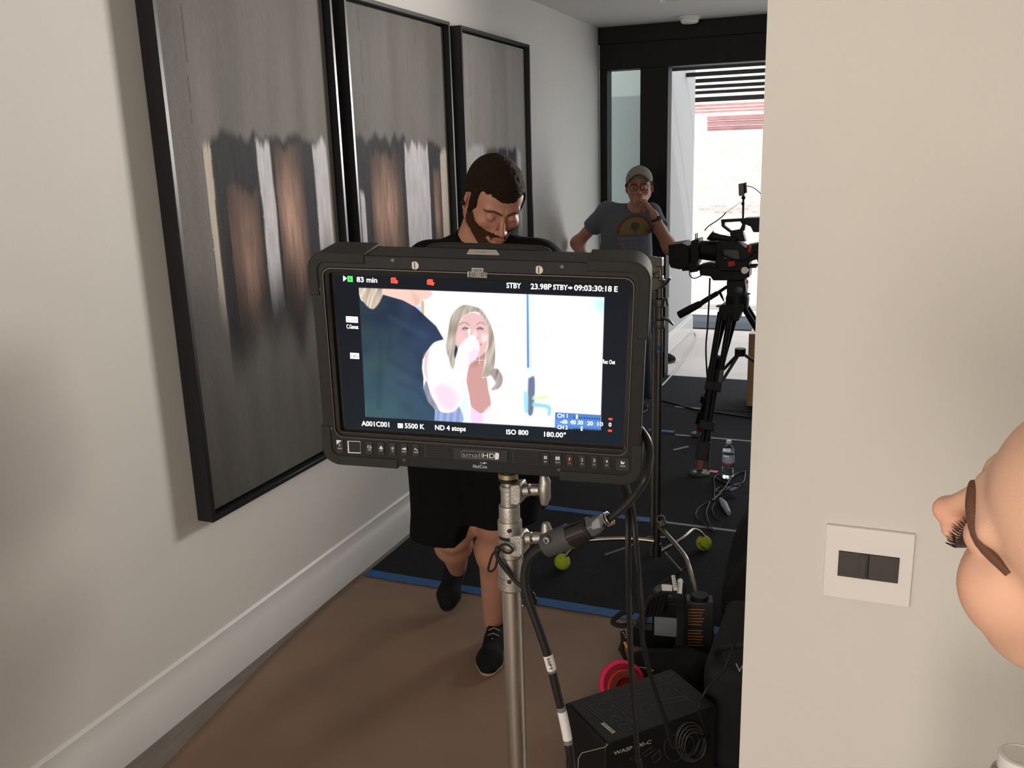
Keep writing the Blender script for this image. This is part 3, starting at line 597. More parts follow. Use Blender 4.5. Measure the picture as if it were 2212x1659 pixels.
    line([(1020, 505), (1044, 520), (1052, 545)], 3, (.76, .55, .62), .7); line([(1030, 600), (1072, 618), (1082, 650)], 4, (.74, .50, .58), .6)
    line([(1000, 448), (1004, 520)], 5, (1, 1, 1)); put([(990, 440), (1010, 440), (1010, 466), (990, 466)], (.97, .97, 1), 4)
    line([(1057, 703), (1125, 703)], 2, (.75, .85, .8), .9, 2); line([(1090, 668), (1090, 738)], 2, (.75, .85, .8), .9, 2)
    put([(1733, 1147), (2124, 1171), (2120, 1302), (1732, 1284)], (.07, .19, .52), 3, sm=False); put([(1733, 1210), (2124, 1230), (2124, 1275), (1733, 1258)], (.12, .30, .70), 14, .7, sm=False)
    vin = np.clip(.5-sd(vid)/6, 0, 1)[:, None]; scr = np.tile(V(.0016, .0042, .0090), (len(x), 1))+np.outer(np.clip((w-900)/500, 0, 1), V(.0, .004, .005)); keep = ((u > 1733) & (w > 1145) & (u < 2125))[:, None]
    c = np.where(keep, c, c*vin+scr*(1-vin))
    I = np.arange(nx*nz).reshape(nx, nz); fs = np.stack([I[:-1, :-1], I[1:, :-1], I[1:, 1:], I[:-1, 1:]], -1).reshape(-1, 4)
    return mesh_obj('screen_picture', wld, fs, mat('screen_light', (.01, .01, .01), .09, spec=.12, attr='Col', emis=1.25), mon, np.clip(c, 0, 1), smooth=False)
pic = picture()
M_LT = mat('lit_white', (.9, .9, .9), .4, emis=1.0, ecol=(.9, .95, 1)); M_LRED = mat('lit_red', (1, .07, .03), .4, emis=.9, ecol=(1, .045, .02)); M_LGRN = mat('lit_green', (.05, .8, .1), .4, emis=.9, ecol=(.05, .75, .10)); M_LDK = mat('screen_dark', (.01, .01, .015), .4)
YT = -.0019
def zz(k, x, y): return {1: (660+x/5.8205, 500+y/5.8205), 2: (1040+x/5.2667, 500+y/5.2667), 3: (660+x/5.8205, 740+y/5.8205), 4: (1040+x/5.2667, 740+y/5.2667)}[k]
for txt, k, xa, ya, xb, yb, ch in (('83 min', 1, 645, 634, 902, 643, 64), ('STBY', 2, 285, 642, 450, 648, 60), ('23.98P', 2, 560, 655, 797, 661, 62), ('STBY', 2, 815, 661, 982, 666, 58), ('09:03:30:18', 2, 1055, 670, 1482, 684, 62), ('E', 2, 1510, 685, 1549, 687, 62),
        ('C.Gamut', 1, 517, 1218, 665, 1226, 50), ('A001C001', 3, 705, 1045, 1055, 1062, 60), ('5500 K', 3, 1250, 1074, 1495, 1088, 60), ('ND 4 stops', 3, 1630, 1096, 2015, 1114, 60), ('ISO 800', 4, 283, 1042, 533, 1052, 54), ('180.00°', 4, 712, 1068, 960, 1080, 54),
        ('Rec Out', 4, 1380, 238, 1520, 246, 46), ('CH 1', 4, 863, 852, 980, 856, 44), ('-dB', 4, 895, 918, 978, 922, 42), ('40 30', 4, 1010, 926, 1155, 934, 46), ('20', 4, 1203, 938, 1268, 942, 44), ('10', 4, 1320, 946, 1383, 950, 44), ('0', 4, 1447, 954, 1478, 956, 44), ('CH 2', 4, 863, 982, 980, 988, 44)):
    a = zz(k, xa, ya); b = zz(k, xb, yb); s_ = 5.8205 if k in (1, 3) else 5.2667; mtext(txt, *a, *b, ch/s_, M_LT, 'screen_text', pic, y=YT, bold=.018)
def zq(k, pts, m, name='screen_icon', y=YT, par=None): return quad_px(mb(), [zz(k, *p) for p in pts], y, .0001).build(name, m, par or pic, smooth=False)
zq(1, [(473, 553), (521, 590), (475, 628)], M_LT); zq(1, [(526, 560), (592, 563), (595, 635), (529, 632)], M_LGRN); mtext('A', *zz(1, 543, 618), *zz(1, 580, 619), 42/5.82, M_LDK, 'screen_text', pic, y=YT-.0002, bold=.01)
zq(1, [(1072, 585), (1085, 580), (1135, 582), (1138, 610), (1165, 625), (1150, 658), (1120, 650), (1075, 650)], M_LRED); mtext('B', *zz(1, 1090, 638), *zz(1, 1118, 640), 40/5.82, M_LDK, 'screen_text', pic, y=YT-.0002)
zq(1, [(1527, 612), (1545, 600), (1600, 603), (1600, 630), (1622, 650), (1608, 680), (1575, 672), (1530, 668)], M_LRED); mtext('SD', *zz(1, 1540, 658), *zz(1, 1580, 660), 32/5.82, M_LDK, 'screen_text', pic, y=YT-.0002)
zq(2, [(985, 632), (1010, 634), (1008, 622), (1040, 641), (1008, 662), (1010, 650), (985, 648)], M_LT)
zq(1, [(508, 1065), (657, 1073), (660, 1150), (511, 1140)], M_LT); mtext('C.LOG3', *zz(1, 520, 1128), *zz(1, 652, 1134), 46/5.82, M_LDK, 'screen_text', pic, y=YT-.0003)
zq(1, [(560, 1524), (672, 1531), (676, 1604), (563, 1598)], M_LT); mtext('FAN', *zz(1, 572, 1588), *zz(1, 664, 1592), 44/5.82, M_LDK, 'screen_text', pic, y=YT-.0003)
zq(3, [(1158, 1015), (1223, 1018), (1225, 1075), (1160, 1073)], M_LT); mtext('K', *zz(3, 1178, 1062), *zz(3, 1206, 1063), 30/5.82, M_LDK, 'screen_text', pic, y=YT-.0003)
for k in range(11):
    for yy, dx in ((845, 0), (972, 0)): x = 1050+k*29; y_ = yy+k*1.6; zq(4, [(x, y_), (x+14, y_+.5), (x+14, y_+14), (x, y_+13.5)], M_LDK, 'meter_segment')
for pts in ([(1075, 820), (1096, 820), (1096, 868), (1075, 868)], [(1131, 955), (1150, 955), (1150, 1003), (1131, 1003)]): zq(4, pts, M_LT)
for pts in ([(1446, 858), (1490, 860), (1490, 882), (1446, 880)], [(1440, 990), (1484, 992), (1484, 1015), (1440, 1013)]): zq(4, pts, M_LRED)
# control strip
YB = -.0108; M_KEY = mat('key_black', (.014, .014, .015), .6)
def key(k, x0, y0, x1, y1, name='button', m=None):
    sh = .02*0; return quad_px(mb(), [zz(k, x0, y0), zz(k, x1, y0+(x1-x0)*.045), zz(k, x1+6, y1+(x1-x0)*.045), zz(k, x0+6, y1)], YB+.0005, .0012).build(name, m or M_KEY, mon, bevel=.0003)
YK = YB-.0012
def lab(k, txt, xa, yb_, xb, ch, par, m=None): mtext(txt, *zz(k, xa, yb_), *zz(k, xb, yb_+(xb-xa)*.045), ch/5.5, m or M_WHITEINK, 'button_text', par, y=YK)
def icon(k, pts, par, m=None): quad_px(mb(), [zz(k, *p) for p in pts], YK, .0001).build('button_icon', m or M_WHITEINK, par, smooth=False)
b_ = key(3, 388, 1225, 478, 1378); lab(3, 'BACK', 408, 1338, 460, 16, b_); icon(3, [(388, 1224), (455, 1230), (392, 1282)], b_); icon(3, [(434, 1272), (438, 1276), (426, 1288), (438, 1302), (433, 1306), (418, 1288)], b_)
k1 = key(3, 530, 1232, 692, 1384, 'joystick_frame', M_WHITEINK); quad_px(mb(), [zz(3, 542, 1243), zz(3, 683, 1250), zz(3, 690, 1382), zz(3, 549, 1376)], YK, .0003).build('joystick_recess', M_SWF, k1); jx, jz = ml(*zz(3, 625, 1312), YK)
mb().lathe([(0, -.0002), (.0058, -.0002), (.0050, -.003), (.0, -.004)][::1], (jx, YK, jz), 20, (0, -1, 0)).build('joystick', M_MRUB, k1)
for xa, txt in ((758, 'CAP'), (904, 'LUT'), (1050, 'BL'), (1195, 'INPUT'), (1343, 'SCOPE')):
    y0 = 1240+(xa-758)*.05; b_ = key(3, xa, y0, xa+84, y0+158); w_ = {'BL': 20, 'CAP': 42, 'LUT': 36}.get(txt, 58); lab(3, txt, xa+48-w_/2, y0+118, xa+48+w_/2, 17, b_); cx, cy = xa+45, y0+74
    if txt == 'CAP': icon(3, [(cx-24, cy-18), (cx+22, cy-16), (cx+22, cy-10), (cx-18, cy-12), (cx-18, cy+8), (cx+6, cy+9), (cx+6, cy+14), (cx-24, cy+12)], b_); icon(3, [(cx+10, cy-2), (cx+24, cy-2), (cx+24, cy+18), (cx+10, cy+17)], b_)
    elif txt == 'LUT':
        for dx, dy in ((0, -10), (-11, 8), (12, 9)): icon(3, [(cx+dx+12*math.cos(a), cy+dy+12*math.sin(a)) for a in np.linspace(0, 5.6, 8)], b_)
    elif txt == 'BL':
        icon(3, [(cx+9*math.cos(a), cy+9*math.sin(a)) for a in np.linspace(0, 5.6, 8)], b_)
        for q in range(8): a = q*math.pi/4; ca, sa = math.cos(a), math.sin(a); icon(3, [(cx+14*ca-2*sa, cy+14*sa+2*ca), (cx+22*ca-2*sa, cy+22*sa+2*ca), (cx+22*ca+2*sa, cy+22*sa-2*ca), (cx+14*ca+2*sa, cy+14*sa-2*ca)], b_)
    elif txt == 'INPUT': icon(3, [(cx-30, cy), (cx-14, cy-12), (cx-14, cy-5), (cx-6, cy-5), (cx-6, cy-14), (cx+24, cy-12), (cx+24, cy+14), (cx-6, cy+13), (cx-6, cy+5), (cx-14, cy+5), (cx-14, cy+12)], b_)
    else: icon(3, [(cx-24, cy+2), (cx-8, cy-18), (cx+4, cy), (cx+10, cy-4), (cx+24, cy+16), (cx+18, cy+18), (cx+8, cy+6), (cx, cy+10), (cx-8, cy-6), (cx-18, cy+6)], b_)
for xa, top, bot, red in ((692, None, 'SET', 0), (830, None, 'MULTI', 0), (965, '1', 'F1', 1), (1106, '2', 'F2', 0), (1244, '3', 'F3', 0), (1386, '4', 'F4', 0)):
    y0 = 1250+(xa-692)*.06; b_ = key(4, xa, y0, xa+76, y0+140); m_ = M_REDINK if red else None; w_ = {'MULTI': 54, 'SET': 32}.get(bot, 22); lab(4, bot, xa+38-w_/2, y0+112, xa+38+w_/2, 15, b_, m_); cx, cy = xa+36, y0+58
    if top: lab(4, top, cx-(7 if top == '1' else 11), cy+18, cx+(7 if top == '1' else 14), 38, b_, m_)
    elif bot == 'SET':
        pts = [(cx+(20 if (q//2) % 2 else 15)*math.cos(q*math.pi/8), cy+(20 if (q//2) % 2 else 15)*math.sin(q*math.pi/8)) for q in range(16)]; icon(4, pts, b_); quad_px(mb(), [zz(4, cx+8*math.cos(a), cy+8*math.sin(a)) for a in np.linspace(0, 5.6, 8)], YK-.0001, .0001).build('button_icon', M_KEY, b_, smooth=False)
    else:
        for dx, dy in ((-24, -18), (2, -18), (-24, 2), (2, 2)): icon(4, [(cx+dx, cy+dy), (cx+dx+22, cy+dy+1), (cx+dx+22, cy+dy+17), (cx+dx, cy+dy+16)], b_)
b_ = key(4, 1525, 1305, 1680, 1455); lab(4, 'TOOLS', 1572, 1414, 1638, 19, b_); icon(4, [(1585, 1352), (1600, 1345), (1600, 1358), (1612, 1366), (1625, 1352), (1628, 1372), (1612, 1384), (1594, 1384), (1584, 1372)], b_)
for k, x0, y0, x1, y1 in ((3, 1490, 1290, 1800, 1450), (4, 345, 1225, 640, 1375)):
    gr = quad_px(mb(), [zz(k, x0, y0), zz(k, x1, y0+14), zz(k, x1+6, y1+14), zz(k, x0+8, y1)], YB+.0009, .0004).build('speaker_grille', M_KEY, mon); hb = mb()
    for i in range(16):
        for j in range(7):
            px, py = zz(k, x0+20+i*(x1-x0-36)/15+(j % 2)*8+j*1, y0+16+j*(y1-y0-22)/6+i*.8); cx, cz = ml(px, py, YB)
            hb.prism([(cx+.0009*math.cos(a), YB+.00045, cz+.0009*math.sin(a)) for a in np.linspace(0, 2*math.pi, 6, endpoint=False)[::-1]], (0, -1, 0), .0001)
    hb.build('grille_holes', mat('deep_black', (.002, .002, .002), .9), gr, smooth=False)
npx = quad_px(mb(), [(978, 966), (1097, 972), (1097, 998), (979, 992)], YB+.0006, .0012).build('name_plate', M_KEY, mon, bevel=.0004)
def outline_px(pts, wd, y, m, name, par):
    b = mb(); P3 = [V(ml(px, py, y)[0], y, ml(px, py, y)[1]) for px, py in pts]; b.tube(P3+[P3[0]], wd, 6); return b.build(name, m, par)
outline_px([(998.5, 974), (1072, 977.5), (1076, 978.5), (1077, 981), (1077.3, 990), (1075, 992.5), (1000, 988), (997, 986), (996.5, 976)], .00022, YK, mat('grey_ink', (.35, .35, .35), .5), 'logo_outline', npx)
mtext('small', 999, 986, 1041, 988.4, 9.2, mat('grey_ink', (.35, .35, .35), .5), 'logo_text', npx, y=YK-.0002, bold=-.012)
mtext('HD', 1043, 988.6, 1069, 990, 10, M_WHITEINK, 'logo_text', npx, y=YK-.0002)
lg = quad_px(mb(), [(1070, 978), (1077, 978.6), (1078, 981), (1077.5, 991), (1075, 992.4), (1069, 992)], YK-.0001, .0002).build('logo_block', M_WHITEINK, npx)
mtext('AbelCine', 1021, 1010.4, 1052, 1012, 7.6, M_WHITEINK, 'maker_sticker_text', mon, y=YB, bold=-.01)
quad_px(mb(), [(1037, 999.4), (1052, 1000.2), (1052, 1001), (1037, 1000.2)], YB, .0001).build('maker_sticker_line', M_WHITEINK, mon, smooth=False)
quad_px(mb(), [(1044, 1001), (1047, 998), (1049, 999), (1046, 1002.4)], YB-.0002, .0001).build('maker_sticker_mark', M_WHITEINK, mon, smooth=False)
for pts in ([(742, 935.6), (892, 942), (897, 939.5)],): 
    pass
# ---- stand
SXY = (1.4795, 1.105)
M_STEEL = mat('brushed_steel', (.50, .47, .43), .33, metal=1.0, noise=.10, nscale=14, stretch=(30, 30, 1)); M_CAST = mat('cast_aluminium', (.36, .34, .31), .48, metal=.9, noise=.18, nscale=60, bump=.15, bscale=300)
M_RUB = mat('black_rubber', (.008, .008, .008), .6, spec=.3); M_CABLE = mat('black_cable', (.010, .010, .010), .45, spec=.35); M_BRASS = mat('dull_brass', (.34, .28, .18), .4, metal=.9)
PR = 1.0/1950*np.linalg.norm(V(*SXY, 1.0)-CAM_P)
def zs(py):
    return atY(1102+(py-1000)*.006, py, SXY[1])[2]
std = thing('monitor_stand', 'silver metal roller stand with knurled clamps holding up the large monitor', 'stand', (*SXY, 0))
def lath(prof, m, name, bevel=0): return MB().lathe([(hw*PR*.965, zs(py)) for hw, py in prof][::-1], (*SXY, 0), 40).build(name, m, std, ang=30)
lath([(8, 1000), (19, 1012), (20, 1018), (20, 1021)], M_RUB, 'baby_pin_base'); lath([(17, 1021), (20.5, 1021.5), (20.5, 1031), (17, 1031)], M_BRASS, 'lock_ring'); lath([(18, 1031), (20.5, 1033), (20.5, 1037), (18, 1040)], M_RUB, 'rubber_ring')
lath([(12.5, 1036), (12.5, 1060)], M_STEEL, 'spigot')
lath([(13, 1048), (17.5, 1048.5), (18.5, 1050), (18.5, 1057), (17, 1058.5), (17.2, 1092), (15, 1093)], M_CAST, 'upper_collar')
lath([(16, 1090), (21.5, 1091), (22, 1093), (22, 1128)], M_CAST, 'upper_tube')
lath([(20, 1122), (25, 1123), (25.5, 1125), (25.5, 1152), (22, 1154)], M_CAST, 'collar_ring'); lath([(22, 1152), (24, 1153), (24, 1160), (22, 1161)], M_RUB, 'rubber_ring')
lath([(22, 1159), (25, 1160), (25, 1198), (23, 1200)], M_CAST, 'lower_collar'); lath([(22, 1199), (26.5, 1200), (27.0, 1244)], M_STEEL, 'lower_tube'); lath([(26, 1240), (28.5, 1241), (28.5, 1266), (24, 1271), (20, 1272)], M_CAST, 'collar_ring')
p_ = [(20.5*PR, zs(1268)), (20.5*PR, .16)]; MB().lathe(p_[::-1], (*SXY, 0), 40).build('main_pole', M_STEEL, std)
# lugs and T-knobs: work in the plane of the pole axis
def sp(px, py, dy=0.0): p = atY(px, py, SXY[1]+dy); return p
def hull(pts, y0, y1, name, m, bev=.002, par=None):
    b = MB(); P = [atY(px, py, (y0+y1)/2) for px, py in pts]; b.prism([(p[0], y0, p[2]) for p in P], (0, 1, 0), y1-y0); return b.build(name, m, par or std, bevel=bev)
yc = SXY[1]
hull([(1108, 1042), (1128, 1040), (1132, 1050), (1132, 1078), (1126, 1086), (1108, 1084)], yc-.014, yc+.012, 'clamp_lug', M_CAST)
hull([(1108, 1150), (1130, 1148), (1138, 1158), (1138, 1190), (1130, 1196), (1108, 1194)], yc-.016, yc+.014, 'clamp_lug', M_CAST)
for y0, kx0, pts in ((1059, 1132, None), (1163, 1136, None)):
    a = sp(kx0, y0); b1 = sp(kx0+14, y0-1); k_ = MB().cyl(a, b1, .0095, .0085, 20); k_.build('clamp_boss', M_CAST, std, bevel=.001)
    k2 = MB().cyl(sp(kx0+13, y0-1), sp(kx0+24, y0-1), .0038, n=14).build('clamp_bolt', M_BRASS, std)
    kb = MB().cyl(sp(kx0+19, y0-1), sp(kx0+34, y0-1), .0085, .0075, 20); t0 = sp(kx0+44, y0-2)
    for sgn in (-1, 1): kb.tube([t0, t0+V(0.001, 0, sgn*.012), t0+V(-.0005, 0, sgn*.022)], [.0095, .0088, .0055], 14, flat=.9)
    kb.build('t_knob', M_CAST, std, ang=50)
for py in (1147.5, 1257.5): p = sp(1100, py, -.0175 if py < 1200 else -.0195); MB().cyl(p+V(0, .004, 0), p+V(0, -.001, 0), .0030, n=16).build('set_screw', mat('set_screw_dark', (.05, .02, .02), .4, metal=.6), std)
# base: three folding legs and castors, below the picture
MB().lathe([(.03, .10), (.036, .10), (.036, .20), (.03, .20)], (*SXY, 0), 32).build('base_hub', M_CAST, std, bevel=.002)
for k in range(3):
    a = math.radians(90+120*k+20); d = V(math.cos(a), math.sin(a), 0); c = V(*SXY, 0)
    L = .30 if k else .34
    lg = MB().tube([c+d*.03+V(0, 0, .15), c+d*.12+V(0, 0, .13), c+d*L+V(0, 0, .07)], .0125, 14); lg = lg.build('leg', M_STEEL, std)
    MB().cyl(c+d*L+V(0, 0, .075), c+d*L+V(0, 0, .05), .012).build('castor_stem', M_CAST, lg); n = V(-d[1], d[0], 0)
    MB().lathe([(.0, -.012), (.030, -.012), (.032, -.008), (.032, .008), (.030, .012), (0, .012)], c+d*L+V(0, 0, .0325), 24, n).build('castor_wheel', M_RUB, lg)
# ---- connectors and cables around the stand
YC = SXY[1]-.035
def cpt(px, py, dy=0.0): return atY(px, py, YC+dy)
M_GREYR = mat('grey_rubber_sleeve', (.045, .045, .045), .65, noise=.1, nscale=50)
con = thing('power_connector', 'large black inline power connector clamped beside the silver stand', 'connector', tuple(cpt(1225, 1160)))
a0, a1, a2, a3 = cpt(1176, 1180), cpt(1233, 1157), cpt(1269, 1143), cpt(1276, 1140); R1 = 27*PR*.92
MB().tube([a0, a0+(a1-a0)*.08, a1], [R1*.80, R1*.92, R1*1.0], 32).build('rubber_sleeve', M_GREYR, con, bevel=.0015)
MB().tube([a1-(a1-a0)*.02, a2], [R1*.93, R1*.84], 32).build('gloss_barrel', M_GLOSS, con)
MB().tube([a2, a3], [R1*.88, R1*.88], 32).build('barrel_rim', M_RUB, con, bevel=.0006)
h0, h1 = cpt(1272, 1141), cpt(1304, 1127); MB().tube([h0, h0+(h1-h0)*.5, h1], [R1*.84, R1*.80, R1*.46], 6).build('plug_head', mat('worn_black_plastic', (.06, .065, .07), .38), con, bevel=.002)
q = hull([(1281, 1125), (1296, 1113), (1302, 1135), (1283, 1140)], YC-.030, YC-.014, 'latch_plate', mat('worn_grey_plate', (.20, .21, .22), .5), .001, con)
MB().tube([cpt(1303, 1128), cpt(1318, 1119)], [.0095, .0075], 18).build('strain_relief', M_RUB, con, bevel=.001)
for p in (cpt(1310, 1122), cpt(1315, 1120)): MB().torus(p, h1-h0, .0088, .0011, 20, 8).build('gland_ring', M_STEEL, con)
MB().ball(cpt(1322, 1128), .0042).build('gland_screw', M_BRASS, con); p = cpt(1181, 1167, -.0165); cs = MB().lathe([(0, 0), (.0052, 0), (.0045, .002), (0, .0026)], p, 20, (-.25, -1, .1)).build('cross_screw', M_STEEL, con); MB().box(p+V(0, -.0028, 0), (.006, .0008, .0012), rotm((0, 1, 0), .7)).box(p+V(0, -.0028, 0), (.0012, .0008, .006), rotm((0, 1, 0), .7)).build('cross_slot', M_SWF, cs)
def cable(name, pts, r, m, lab, cat='cable', k=7, group=None, par=None, flat=None):
    o = MB().tube(smooth_path(pts, k), r, 12, flat=flat).build(name, m, par)
    if par is None: tag(o, lab, cat, group)
    return o
cable('power_cable', [cpt(1318, 1119), cpt(1345, 1098), cpt(1374, 1066), cpt(1395, 1030), cpt(1404, 990, .03), cpt(1400, 955, .05), cpt(1385, 930, .075), cpt(1360, 905, .09)], .0052, M_CABLE, 'thick black cable curving from the connector up behind the right edge of the monitor')
fc = thing('feed_cable', 'thick black cable with white wrapped labels running down from the connector', 'cable', tuple(cpt(1215, 1540)))
fpts = [cpt(1180, 1181), cpt(1160, 1190), cpt(1140, 1212), cpt(1133, 1245), cpt(1136, 1275), cpt(1148, 1315), cpt(1165, 1362), cpt(1186, 1425), cpt(1202, 1490), cpt(1219, 1560), cpt(1233, 1640), atY(1240, 1720, YC+.03), V(1.585, 1.16, .45), V(1.60, 1.20, .2), V(1.62, 1.24, .012)]
cable('cable_jacket', fpts, .0062, M_CABLE, '', par=fc)
sm = smooth_path(fpts, 7)
def along(t0, t1, n=5):  # points between two pixel rows on the cable
    q = [p for p in sm]; d = [((829.5-FPX*((p-CAM_P)@CU)/((p-CAM_P)@CF))) for p in q]; return [np.array([np.interp(y, d[:75], [p[i] for p in q[:75]]) for i in range(3)]) for y in np.linspace(t0, t1, n)]
M_LABEL = mat('white_label', (.62, .61, .60), .5); M_CLEAR = mat('clear_wrap_grey', (.14, .14, .14), .25)
la = MB().tube(along(1414, 1446), .0068, 16, caps=False).build('label', M_LABEL, fc); lb_ = MB().tube(along(1535, 1597), .0068, 16, caps=False).build('label', M_LABEL, fc); MB().tube(along(1446, 1451), .0067, 16).build('label_wrap', M_CLEAR, fc); MB().tube(along(1597, 1606), .0067, 16).build('label_wrap', M_CLEAR, fc); MB().tube(along(1526, 1535), .0067, 16).build('label_wrap', M_CLEAR, fc)
def world_text(txt, o, ux, uz, h, w, m, name, par, bold=0.0):
    vs, fs = text_data(txt, bold); ux = nrm(ux); uz = nrm(uz); W = vs[:, 0].max(); q = np.array(o)+np.outer(vs[:, 0]/W*w, ux)+np.outer(vs[:, 1]/.7*h, uz); return MB().add(q, fs).build(name, m, par, smooth=False)
dn = nrm(along(1440, 1446, 2)[1]-along(1414, 1420, 2)[0]); tt = along(1416, 1445, 2)
world_text('50FT', tt[0]+V(.0005, -.0071, 0), dn, V(1, 0, .3), .0042, .0195, M_SWF, 'label_text', la, .02)
tt = along(1545, 1590, 2); world_text('ROUND CABLE', tt[0]+V(-.001, -.0071, 0), nrm(tt[1]-tt[0]), V(1, 0, .25), .0015, .026, mat('grey_ink', (.35, .35, .35), .5), 'label_text', lb_) if 0 else None
# tie cord on the pole, with the hook-and-loop wrap
tc = thing('tie_cord', 'black looped tie cord and strap wrapped on the silver pole', 'cord', tuple(cpt(1100, 1200)))
def tp(px, py): return atY(px, py, SXY[1]-.024)
MB().tube(smooth_path([tp(1078, 1184), tp(1082, 1178), tp(1092, 1176), tp(1103, 1181), tp(1107, 1189), tp(1100, 1195), tp(1089, 1192), tp(1079, 1185)], 5), .0017, 8).build('upper_loop', M_RUB, tc)
MB().tube(smooth_path([tp(1073, 1186), tp(1063, 1200), tp(1056, 1222), tp(1055, 1232), tp(1062, 1234), tp(1070, 1226), tp(1074, 1210), tp(1077, 1192)], 5), .0017, 8).build('side_loop', M_RUB, tc)
MB().tube(smooth_path([tp(1073, 1190), tp(1075, 1205), tp(1090, 1225), tp(1110, 1252), tp(1135, 1272), tp(1150, 1280)], 5), .0030, 8).build('strap', M_RUB, tc); MB().tube(smooth_path([tp(1070, 1192), tp(1079, 1215), tp(1098, 1240), tp(1120, 1262), tp(1140, 1282)], 5), .0019, 8).build('strap', M_RUB, tc)
MB().ball(tp(1075, 1187), (.0045, .004, .0055)).build('knot', M_RUB, tc)
wr_ = MB(); 
for px, py, r in ((1136, 1283, .008), (1145, 1290, .0085), (1140, 1300, .007), (1152, 1298, .006)): wr_.ball(tp(px, py), (r, r*.8, r*1.2))
wr_.build('wrap_bundle', M_RUB, tc)
for px, py in ((1128, 1288), (1133, 1304)): MB().ball(tp(px, py)+V(0, -.006, 0), .0016).build('rivet', M_STEEL, tc)
# two slack cables hanging from behind the monitor to the boxes
for nm, pts, r, lab_ in (('hanging_cable', [(1352, 1010), (1355, 1100), (1357, 1200), (1359, 1300), (1362, 1400), (1366, 1480), (1372, 1560), (1378, 1640), (1384, 1700)], .0040, 'left one of two black cables hanging straight below the monitor'),
                         ('hanging_cable', [(1360, 1010), (1366, 1100), (1374, 1180), (1381, 1260), (1386, 1320), (1388, 1380), (1400, 1440), (1418, 1500), (1438, 1560), (1452, 1610), (1470, 1612)], .0036, 'right one of two black cables below the monitor, bending toward the box')):
    P_ = [atY(px, py, 1.17+.0011*max(0, py-1250)*(1 if r < .0038 else .35)) for px, py in pts]
    if r > .0038: P_ += [V(P_[-1][0], P_[-1][1]+.02, .12), V(P_[-1][0]+.01, P_[-1][1]+.08, .005)]
    P_[0] = P_[0]+V(0, -.05, .02); cable(nm, P_, r, M_CABLE, lab_, flat=1.3)
# ================================================================== PEOPLE
def frame_from(fwd, up):  # columns: person's left (x), back (y), up (z); the face looks along -y
    f = nrm(fwd); u = nrm(np.array(up, float)-f*(f@np.array(up, float))); return np.stack([np.cross(f, u)*-1, -f, u], 1) if False else np.stack([np.cross(u, f), -f, u], 1)
def head_prims(Q, o):
    """Q: points in head coordinates (face toward -y). o: options. Returns signed distance."""
    ax = np.abs(Q[:, 0]); A = np.stack([ax, Q[:, 1], Q[:, 2]], 1); jw = o.get('jaw', 1.0); nl = o.get('nose', 1.0)
    d = ell(Q, (0, .018, .032), (.0765, .098, .086))
    d = smin(d, ell(Q, (0, -.030, .035), (.064, .055, .055)), .02)
    d = smin(d, ell(Q, (0, -.036, -.030), (.058*jw, .052, .066)), .022)
    d = smin(d, cap(A, (.054*jw, .012, -.052), (.022*jw, -.066, -.098), .017, .015), .022)
    d = smin(d, ell(Q, (0, -.074, -.100), (.022*jw, .019, .017)), .014)
    d = smin(d, ell(A, (.043, -.058, -.026), (.021, .022, .017)), .016)
    if 'cheek' in o: d = smin(d, ell(A, (.039, -.054, -.038), (.028+o['cheek'], .027+o['cheek'], .036)), .02); d = smin(d, ell(A, (.036, -.036, -.074), (.024, .030, .034)), .02)
    d = smin(d, cap(A, (.008, -.087, .019), (.044, -.072, .021), .0085, .008), .012)
    d = smin(d, ell(Q, (0, -.070+o.get('lips', 0.0)*1.5, -.066), (.030, .030, .023)), .014)
    d = smax(d, -ell(A, (.033, -.104, .0005), (.017, .021, .0125)), .010)
    # nose
    n = cap(Q, (0, -.086, .012), (0, -.088-.018*nl, -.022), .0070, .0085)
    n = smin(n, ell(Q, (0, -.093-.019*nl, -.033), (.0115, .0125, .0098)), .007)
    n = smin(n, ell(A, (.0125, -.096-.006*nl, -.037), (.0075, .0105, .0075)), .005)
    d = smin(d, n, .009)
    d = smax(d, -ell(A, (.0068, -.103-.010*nl, -.0445), (.0036, .005, .004)), .002)
    # eyelids over the eyeballs
    lid = ell(A, (.032, -.0755, -.001), (.0150, .0152, .0138)); 
    if o.get('eyes', 'open') == 'open': lid = smax(lid, -ell(A, (.032, -.0915, o.get('gaze', -.002)), (.0130, .010, o.get('open', .0045))), .0015)
    d = smin(d, lid, .003)
    # mouth
    lp = o.get('lips', 0.0)
    d = smin(d, ell(A, (.007, -.0985+lp, -.0625), (.020, .0075, .0046)), .004); d = smin(d, ell(Q, (0, -.0970+lp, -.0725), (.020, .0085, .0062)), .004)
    d = smax(d, -cap(A, (0, -.1065, -.0672), (.023, -.0965, -.0680), .0013), .0015)
    # temples and the root of the ears
    d = smin(d, ell(A, (.046, .004, -.022), (.026, .045, .050)), .02); d = smin(d, ell(A, (.068, .018, -.010), (.011, .012, .022)), .008)
    # ears
    er = rotm((0, 0, 1), .38)@rotm((1, 0, 0), -.18)
    e = ell(A, (.0800, .014, -.008), (.0062, .0185, .031), er); e = smax(e, -ell(A, (.0885, .011, -.006), (.0050, .0115, .020), er), .003)
    d = smin(d, e, .004); d = smin(d, ell(A, (.077, .006, -.034), (.006, .008, .009)), .006)
    return d
